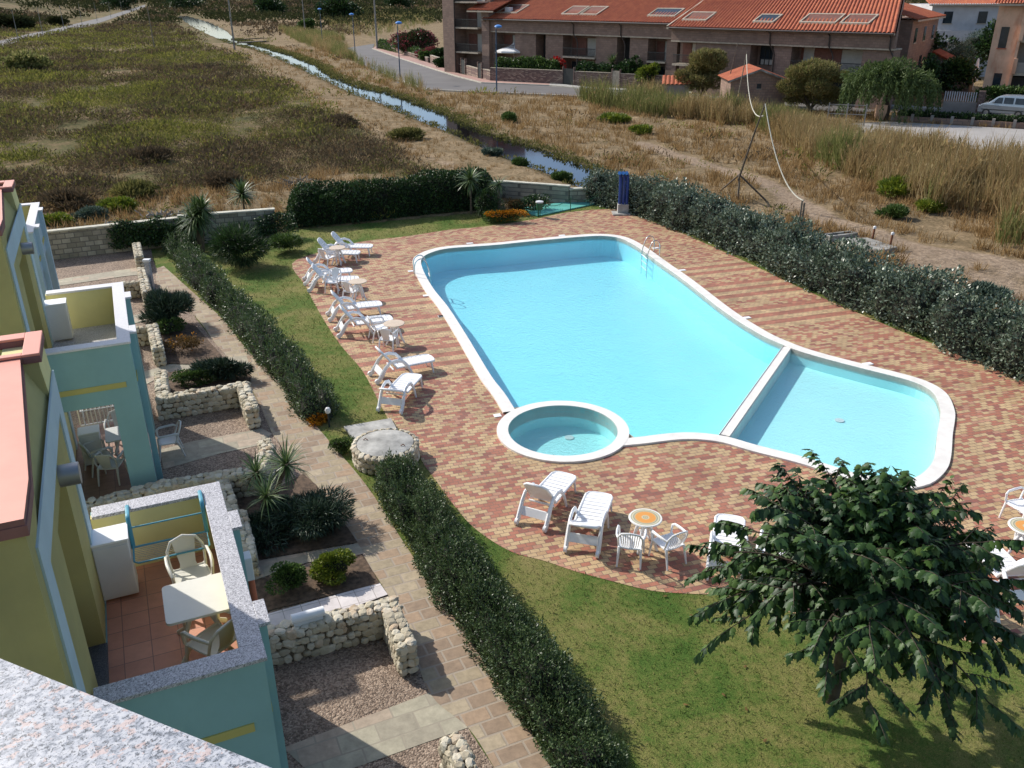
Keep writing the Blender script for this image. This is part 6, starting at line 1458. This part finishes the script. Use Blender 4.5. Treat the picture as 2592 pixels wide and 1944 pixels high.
# trees of the street
bush('round_tree',zH(200,620),(3.8,2.6,2.45),17000,.34,.07,L_tama,'rounded brown green feathery tree left of the brick shed','tree',lumps=26,seed=80,trunk=(.4,.12),core=False,lumpr=.30,blade=True,up=.9,spiky=.35)
bush('round_tree',zH(880,700),(4.0,2.4,2.15),17000,.34,.07,L_tama,'brownish feathery tree right of the brick shed','tree',lumps=26,seed=81,trunk=(.3,.12),core=False,lumpr=.30,blade=True,up=.9,spiky=.35)
bush('garden_tree',zH(1110,600),(1.9,1.6,1.7),2600,.3,.22,L_dark,'dark green leafy tree in front of the right row house','tree',lumps=12,seed=82,trunk=(.6,.12))
bush('garden_tree',at(1455,165),(2.2,1.6,2.2),2600,.3,.2,L_green,'green tree behind the small hut','tree',lumps=12,seed=83,trunk=(.7,.12))
def willow(p,label):
    rng=np.random.default_rng(8);root=empty('weeping_tree',(*p,0),0,label,'tree');mb=MB();mb.tube([(0,0,-.1),(.15,0,.8),(-.1,.1,1.8),(.1,0,2.6)],[.28,.22,.19,.15],8);P,D=[],[]
    for k in range(300):
        a=rng.random()*6.283;r=3.9*math.sqrt(rng.random());zt=4.9-1.9*(r/3.9)**2+rng.normal()*.3;x,y=r*math.cos(a)*1.1,r*math.sin(a)*.8
        if k<16: mb.tube([(0,0,2.2),(x*.5,y*.5,zt*.8+.4),(x,y,zt)],[.09,.05,.02],5)
        ln=1.0+1.9*rng.random()*(.4+.6*r/3.9);m=int(ln*26)
        q=np.linspace(0,1,m);P.append(np.stack([x+.25*np.cos(a)*q+rng.normal(size=m)*.06,y+.25*np.sin(a)*q+rng.normal(size=m)*.06,np.maximum(zt-ln*q,.35)],1));D.append(rng.normal(size=(m,3))*.45+np.array([0,0,-1.]))
    P2,D2=crown_pts(8000,(3.9,3.0,1.5),22,rng);P2[:,2]+=2.1;P.append(P2);D.append(D2+np.array([0,0,-.4]))
    P=np.concatenate(P);D=np.concatenate(D);leaf_mesh('crown',P,D,rdir(len(P),.3,rng),.28,.085,L_willow,parent=root);mb.obj('trunk',M_barkd,root,smooth=True)
willow(zH(1345,745),'drooping willow like tree at the entrance of the car park')
bush('olive_tree',zH(1740,560),(3.,2.4,2.3),5000,.2,.07,L_olive,'pale olive tree behind the sloping tiled wall','tree',lumps=20,seed=84,trunk=(.8,.15))
bush('olive_tree',zH(1850,520),(2.6,2.4,2.6),4200,.2,.07,L_olive,'second pale olive tree, right and taller, by the orange house','tree',lumps=18,seed=85,trunk=(1.5,.15))
bush('dark_tree',(47,108),(5,4,3.2),4500,.5,.3,L_dark,'dark broad tree crowd behind the olive trees, left','tree',lumps=20,seed=86,trunk=(1.,.2))
bush('dark_tree',(58,110),(5,4,3.4),4500,.5,.3,L_dark,'dark broad tree crowd behind the olive trees, right','tree',lumps=20,seed=87,trunk=(1.,.2))
bush('dark_tree',zH(1720,610),(3.2,2,1.9),3500,.35,.25,L_dark,'dark leafy tree under the sloping tiled wall','tree',lumps=14,seed=88,trunk=(.4,.15))
bush('garden_shrub',zH(1560,640),(1.8,1.4,2.2),2600,.3,.2,L_dark,'dark shrub right behind the weeping tree',lumps=12,seed=89)
# far field trees
for i,(x,y,rx,rz,m,l) in enumerate([(585,36,9,4.5,L_dark,'dark round tree on the far plain, left of the poles'),(730,44,10,4.5,L_dark,'dark wide tree on the far plain near the top centre'),(120,56,5,1.8,L_far,'dark bush beside the far road'),(25,66,8,2.4,L_far,'dark shrubbery below the hillside at the left edge'),(60,155,4.,1.6,L_reedg,'leafy green clump of cane at the left edge of the field'),(400,8,14,5,L_dark,'distant dark trees above the far road'),(860,14,10,4,L_dark,'distant dark trees behind the reeds'),(260,12,12,5,L_dark,'distant dark shrubs on the hillside'),(665,68,3.4,1.8,L_green,'small green bush on the far bank of the canal')]):
    p=at(x,max(y,22));z=gz(*p);bush('field_tree',(p[0],p[1],z-.2),(rx,rx*.7,rz),4200,1.0 if rx>5 else .5,.6 if rx>5 else .3,m,l,'tree',lumps=22,seed=100+i,core=False)
# ================================================================ wooden tripod, hose, posts beyond the hedge
p=np.array(at(1593,434));root=empty('pole_tripod',(*p,0),0,'leaning wooden pole propped on a forked post beyond the hedge','pole')
def rel(q,z,o=p):
    r_=np.array(q)-o;return (r_[0],r_[1],z)
J=rel(at(1597,377,1.45),1.45)
MB().tube([(0,0,-.1),(.0,0,.8),J],[.07,.06,.055],8).obj('post',M_woodl,root,smooth=True)
top_=np.array(J)+np.array([.55,4.2,4.2]);
# find the head of the long pole along the sight line at y ~ 50.5
tz=4.55;tp=rel(at(1653,224,tz),tz);
# choose the height whose ground distance is closest to the post
best=min(((abs(math.hypot(*np.array(at(1653,224,z))-p)-1.6),z) for z in np.arange(3.,5.4,.05)));tz=best[1];tp=rel(at(1653,224,tz),tz)
MB().tube([(J[0]-.02,J[1],J[2]-.3),tuple((np.array(J)+np.array(tp))/2),tp],[.06,.05,.04],8).obj('leaning_pole',M_wood,root,smooth=True)
for q in ((320,1185),(605,1240)): 
    e=rel(zH(*q,.1),.05);MB().tube([J,e],[.045,.05],8).obj('brace',M_wood,root,smooth=True)
TP=np.array([tp[0]+p[0],tp[1]+p[1],tz])
pe=np.array(at((1692+812/2.458)/SV,1460/2.458/SV))
root=empty('split_post',(*pe,0),0,'weathered split post at the low end of the hanging hose','post');MB().tube([(-.06,0,-.1),(-.06,0,1.6)],.045,6).tube([(.05,0,-.1),(.06,0,1.5)],.045,6).obj('stakes',M_woodl,root)
def cable(A,B,sag,label,r=.03):
    A,B=np.array(A,float),np.array(B,float);c=(A+B)/2;P=[tuple(A+(B-A)*t-c-np.array([0,0,sag*4*t*(1-t)])) for t in np.linspace(0,1,20)]
    o=MB().tube(P,r,6).obj('hanging_hose',M_rope,smooth=True,loc=tuple(c));tag(o,label,'hose')
cable(TP,(pe[0],pe[1],1.6),1.0,'pale hose drooping from the leaning pole down to the split post')
q2=np.array(zH(410,700));upole(tuple(q2),5.2,.06,'thin weathered pole leaning in front of the brick shed',M_woodl,lean=.12)
q3=np.array(zH(330,665));upole(tuple(q3),6.,.06,'dark thin pole left of the brick shed',M_wood,lean=.17)
cable((q2[0]+.6,q2[1],5.1),tuple(TP+np.array([0,.1,-.6])),1.6,'pale hose sagging between the shed pole and the leaning pole')
for i,(a_,l) in enumerate((((1262,660),'short rusty post with a white cap, left one'),((1372,700),'short rusty post with a white cap, right one'))):
    q=zG(*a_);root=empty('capped_post',(*q,0),0,l,'post');MB().tube([(0,0,-.1),(.03,0,.72)],.05,8).obj('shaft',M_rust,root,smooth=True);MB().lathe([(.07,.72),(.075,.8),(.03,.84),(0,.84)],10,c=(.03,0,0)).obj('cap',M_cabinet,root)
sl2=[zG(1050,665),zG(1230,655),zG(1420,715),zG(1270,745)];c=np.mean(sl2,0);o=MB().prism([(a-c[0],b-c[1]) for a,b in sl2],-.1,.28,bottom=False).obj('concrete_cover',M_concd,loc=(c[0],c[1],0),bevel=.02);tag(o,'broken flat concrete cover in the dry ground behind the hedge','slab')
a=np.array(zG(1000,640));b=np.array(zG(1175,618));d=b-a;root=empty('stone_trough',(*a,0),math.atan2(d[1],d[0]),'weathered concrete kerb block behind the hedge','block');L=float(np.hypot(*d));MB().box(0,L,0,.12,-.1,.22).box(0,L,.4,.52,-.1,.22).box(0,.12,.12,.4,-.1,.22).box(L-.12,L,.12,.4,-.1,.22).obj('sides',M_concd,root)
# footbridge over the canal
a=zJ(1510,270);b=zJ(1640,262);c=((a[0]+b[0])/2,(a[1]+b[1])/2);d=np.array(b)-np.array(a);root=empty('footbridge',(*a,0),math.atan2(d[1],d[0]),'small dark plank bridge across the canal','bridge');L=float(np.hypot(*d));MB().box(-1,L+1,-.8,.8,.1,.28).obj('deck',M_wood,root);MB().box(-1,L+1,-.8,-.72,.8,.9).box(-1,L+1,.72,.8,.8,.9).obj('rail',M_wood,root)
# overhead wires
for i,(A,B,l) in enumerate((((at(507,108)),at(815,106),'thin overhead wire between the two big utility poles'),(at(507,108),zJ(1900,210),'thin overhead wire towards the pale far pole'))):
    A3=np.array([*A,11.]);B3=np.array([*B,10.]);c=(A3+B3)/2;P=[tuple(A3+(B3-A3)*t-c-np.array([0,0,1.2*4*t*(1-t)])) for t in np.linspace(0,1,14)];o=MB().tube(P,.02,4).obj('overhead_wire',M_rail,loc=tuple(c));tag(o,l,'wire')
# ================================================================ wild vegetation (nobody could count it)
def fan(n,y0,y1,u0,u1,rng,pw=1.):
    y=y0*np.exp(rng.random(n)**pw*math.log(y1/y0));u=u0+(u1-u0)*rng.random(n);return np.stack([u*y,y],1)
def wild_mask(P):
    ok=~inside(P,GARDEN);ok&=dist_poly(P,GARDEN,True)[0]>.5;ok&=~inside(P,roadpoly)&~inside(P,lotpoly)&~inside(P,farroad)
    d=dist_poly(P,poly,True)[0];ok&=~(inside(P,poly)|(d<.25));ok&=(dist_poly(P,roadpoly,True)[0]>.5)
    # houses side of the street
    e=(P-P0)@EV;b=(P-P0)@BV;ok&=~((b>-1)&(e<40)&(e>-70));ok&=~((P[:,1]>75)&roadside(P));return ok
def roadside(P):
    "beyond the far kerb of the street"
    line=[zI(100,290),zI(230,305),zI(910,518),zI(1330,535),zI(2030,575),zH(950,640),zH(2400,715)];xs=np.array([p[0] for p in line]);yy=np.array([p[1] for p in line]);o=np.argsort(xs);return (P[:,1]>np.interp(P[:,0],xs[o],yy[o])-1)&(P[:,0]>xs.min()-5)&(P[:,0]<xs.max()+10)
def dryness(P):
    d=np.maximum(soft2(tanw,P),soft2(dirt,P));d=np.where(right_of_canal(P)&(P[:,1]<330),1,d);dc=dist_poly(P,CAN_L)[0];d=np.maximum(d,np.clip((8-dc)/3,0,1)*.9*(P[:,1]<210));return d
def soft2(pg,P): 
    d=dist_poly(P,pg,True)[0];return np.clip(.6-np.where(inside(P,pg),-d,d)/2.,0,1)
def tufts(name,P,per,L,W,mat,rng,splay=.6,rad=.12,ht=0,up=1.3,blade=True,scale=None,hs=99.):
    n=len(P);z=ground_z(P);s=scale if scale is not None else np.ones(n)
    k=np.repeat(np.arange(n),per);m=len(k);q=np.zeros((m,3));r=rad*np.sqrt(rng.random(m))*s[k];a=rng.random(m)*6.283
    q[:,0]=P[k,0]+r*np.cos(a);q[:,1]=P[k,1]+r*np.sin(a);q[:,2]=z[k]+ht*np.minimum(s[k],hs)*rng.random(m)**.8*np.sqrt(np.clip(1-(r/(rad*s[k]+1e-6))**2,0.08,1))
    D=np.stack([np.cos(a)*splay*rng.random(m),np.sin(a)*splay*rng.random(m),np.full(m,up)],1)+rng.normal(size=(m,3))*.28
    l=L*np.minimum(s[k],hs*1.3)*(.5+.7*rng.random(m));o=leaf_mesh(name,q,D,rdir(m,.2,rng),l,W*s[k],mat,blade=blade);o['kind']='stuff';return o
rng=np.random.default_rng(77)
# dry grass
P=fan(30000,22,190,-.62,.72,rng,.9);P=P[wild_mask(P)];dn=dryness(P);vn=vnoise(P,3.5,2)*.6+vnoise(P,1.1,5)*.4
tdist=dist_poly(P,TRAIL)[0];keep=(rng.random(len(P))<(dn*.85+.05))&(vn>.36)&(tdist>1.)
P=P[keep];tufts('dry_grass',P,13,.42,.028,L_dry,rng,.75,.22,scale=(.55+P[:,1]/75)*(.6+.8*vnoise(P,2.,9))*np.where(right_of_canal(P),1,np.clip(dist_poly(P,CAN_L)[0]/9,.42,1)),hs=1.0)
# green scrub over the field left of the canal
P=fan(38000,26,330,-.72,.35,rng,.95);P=P[wild_mask(P)];dn=dryness(P);vn=vnoise(P,6,12)*.5+vnoise(P,1.8,15)*.5
dl=dist_poly(P,CAN_L)[0];P_ok=~((dl<6)&(~right_of_canal(P))&(rng.random(len(P))<.9));P=P[(rng.random(len(P))<(1-dn)*.95+.03)&(vn>.33+.10*(vnoise(P,11,91)>.6))&P_ok];k=vnoise(P,9,21)+.25*rng.normal(size=len(P))
for nm,sel,mt in (('bright_scrub',k<.30,L_scrub3),('scrub',(k>=.30)&(k<.62),L_scrub),('dusky_scrub',k>=.62,L_scrub2)):
    Q=P[sel];sc=(.5+Q[:,1]/70)*(.45+1.05*vnoise(Q,3.2,31));tufts(nm,Q,26,.20,.055,mt,rng,1.1,.62,.42,.7,False,scale=sc,hs=1.9)
# greenery on the canal banks
ed=resample(CAN_R,.35,False)+resample(CAN_L,.6,False);P=np.array(ed)+rng.normal(size=(len(ed),2))*.35+np.array([0,0]);P=P[(P[:,1]<230)];d_=dist_poly(P,poly,True)[0]
P=P[~inside(P,poly)|(d_<.3)];rr_=rng.random(len(P));P=P[right_of_canal(P)|(rr_<.08)];tufts('bank_plants',P,34,.26,.07,L_scrub,rng,.9,.5,.28,.8,False,scale=(.7+P[:,1]/120)*(.5+.8*rng.random(len(P))),hs=.7)
# reeds
RE=[[(1400,235),(1600,262),(1800,290),(1960,330),(2100,375),(2212,400),(2320,400),(2320,560),(2212,545),(2120,520),(2050,470),(1950,430),(1840,395),(1740,345),(1640,290),(1500,262),(1380,250)],
    [(1290,205),(1430,212),(1430,235),(1380,250),(1250,225)],
    [(600,66),(720,78),(800,112),(905,190),(955,222),(895,200),(810,158),(755,135),(700,112),(640,90)],
    [(680,22),(940,12),(940,52),(800,85),(720,70)]]
Pr=[];rg=[]
for i,(r_,dens) in enumerate(zip(RE,(9,5,2.2,1.))):
    pg=[at(*q) for q in r_];A=np.array(pg);lo,hi=A.min(0),A.max(0);n=int(min(40000,(hi-lo).prod()*dens));Q=lo+(hi-lo)*rng.random((n,2));Q=Q[inside(Q,pg)];ok=wild_mask(Q) if i!=3 else np.ones(len(Q),bool);Q=Q[ok];Q=Q[vnoise(Q,2.2,41+i)>.25]
    if i==0:
        cap=9000;Q=Q[rng.permutation(len(Q))[:cap]];h=.75+.55*vnoise(Q,5,51)+.5*np.clip((Q[:,0]-22)/8,0,1)*np.clip((58-Q[:,1])/12,0,1)
    else:
            Q=Q[rng.permutation(len(Q))[:3500]];dq=dist_poly(Q,poly,True)[0];Q=Q[(dq>3.)&~inside(Q,poly)];h=(.9 if i==1 else .6)+.5*rng.random(len(Q))
    Pr.append(Q);rg.append(h)
Q=np.concatenate(Pr);h=np.concatenate(rg);g_=(vnoise(Q,4,61)>np.clip(.36+.022*(Q[:,0]-14),.36,.68))
for nm,sel,mt in (('reeds',~g_,L_reed),('green_reeds',g_,L_reedg)): tufts(nm,Q[sel],16,1.5,.035,mt,rng,.28,.3,.9,1.8,True,scale=h[sel])
# reeds crown: feathery plumes for the tall ones
sel=rng.random(len(Q))<.5;tufts('reed_plumes',np.array(Q[sel]),7,.3,.1,L_reed,rng,.8,.35,1.9,.9,False,scale=h[sel])
# individual bushes in the wild ground
WB=[(1945,425,1.5,.95,L_lime,'large yellow green bush in the dry grass beyond the hedge'),(1905,398,1.3,.9,L_lime,'yellow green bush behind the large one beyond the hedge'),(2010,452,.9,.55,L_lime,'small yellow green bush right of the large one'),(1930,465,.8,.55,L_green,'small green bush just below the large yellow green one'),
 (1325,262,1.6,.7,L_lime,'bright low bush in the dry grass, left of two'),(1385,290,1.3,.6,L_lime,'bright low bush in the dry grass, right of two'),(1100,262,1.,.8,L_green,'dark spiky bush below the first street lamp'),(490,408,1.5,.9,L_scrub2,'dark grey bush on bare ground behind the single stemmed palm'),(2130,640,.8,.5,L_olive,'grey green spiky plant on bare soil at the far right'),
 (285,430,1.6,.9,L_scrub,'dark green bush in the field above the ivy wall'),(155,450,1.9,1.,L_scrub2,'grey green bush in the field above the far wall'),(880,300,1.5,.8,L_scrub,'bush at the edge of the tan track'),(735,275,1.8,.8,L_scrub2,'dark bush beside the tan track near the canal'),(330,350,2.,1.,L_scrub2,'large dark bush in the middle of the field'),
 (1125,355,.7,.45,L_green,'small green bush at the water edge of the canal'),(1215,385,.8,.45,L_green,'green tuft at the canal edge near the hedge'),(1065,335,.8,.5,L_olive,'grey green tuft on the canal bank'),(380,505,.9,.5,L_lime,'yellow green bush just behind the block wall, right'),(255,460,1.,.6,L_lime,'yellow green bush on the bare ground behind the block wall'),(130,490,.9,.5,L_lime,'yellow green bush behind the far left wall'),(200,475,.9,.5,L_olive,'pale dried bush behind the far left wall')]
for i,(x,y,r_,h_,m,l) in enumerate(WB):
    p=at(x,y);bush('wild_bush',(p[0],p[1],gz(*p)-.1),(r_,r_*.8,h_*.6),3200,.16+r_*.06,.07,m,l,'bush',lumps=16,seed=200+i,core=False,blade=True,up=.8,spiky=.2)
# rubble heaps on the bare ground
for i,(x,y,l) in enumerate(((640,405,'pale heap of broken branches and rubble behind the tall hedge'),(245,505,'grey heap of cut branches behind the block wall'),(350,478,'low pile of grey debris behind the block wall'))):
    p=at(x,y);r2=np.random.default_rng(i);mb=MB()
    for k in range(70):
        a=r2.random()*6.28;q=r2.normal(size=2)*.45;mb.tube([(q[0],q[1],.05+r2.random()*.2),(q[0]+math.cos(a)*.5,q[1]+math.sin(a)*.5,.1+r2.random()*.35)],.02+.02*r2.random(),4)
    MBd=mb.tube([(-1.,-.6,.04),(0,0,.06),(1.,.6,.04)],.03,4);o=mb.obj('debris_pile',M_woodl if i==0 else M_concd,loc=(*p,gz(*p)));tag(o,l,'debris')

# far scrub and woodland covering the plain and the hills
P=fan(9000,240,1500,-.62,.60,rng,.8);P=P[wild_mask(P)|(P[:,1]>330)];P=P[(vnoise(P,38,71)*.6+vnoise(P,14,72)*.4>.42)];P=P[(dist_poly(P,poly,True)[0]>4)&(dist_poly(P,farroad,True)[0]>8)]
sel=vnoise(P,50,75)>.5
tufts('far_scrub',P[sel],22,1.3,.7,L_scrub2,rng,1.2,3.2,2.2,.7,False,scale=np.clip(P[sel][:,1]/450,.5,3))
tufts('far_woodland',P[~sel],22,1.4,.8,L_far,rng,1.2,3.2,3.,.7,False,scale=np.clip(P[~sel][:,1]/450,.5,3))
P=fan(2500,150,420,-.75,-.42,rng,1.);P=P[(-.30*P[:,1]-P[:,0]-68)>0];P=P[vnoise(P,14,81)>.38];P=P[dist_poly(P,farroad,True)[0]>6]
if len(P): tufts('hillside_scrub',P,30,.7,.4,L_far,rng,1.2,1.7,1.5,.7,False,scale=.6+1.0*rng.random(len(P)))
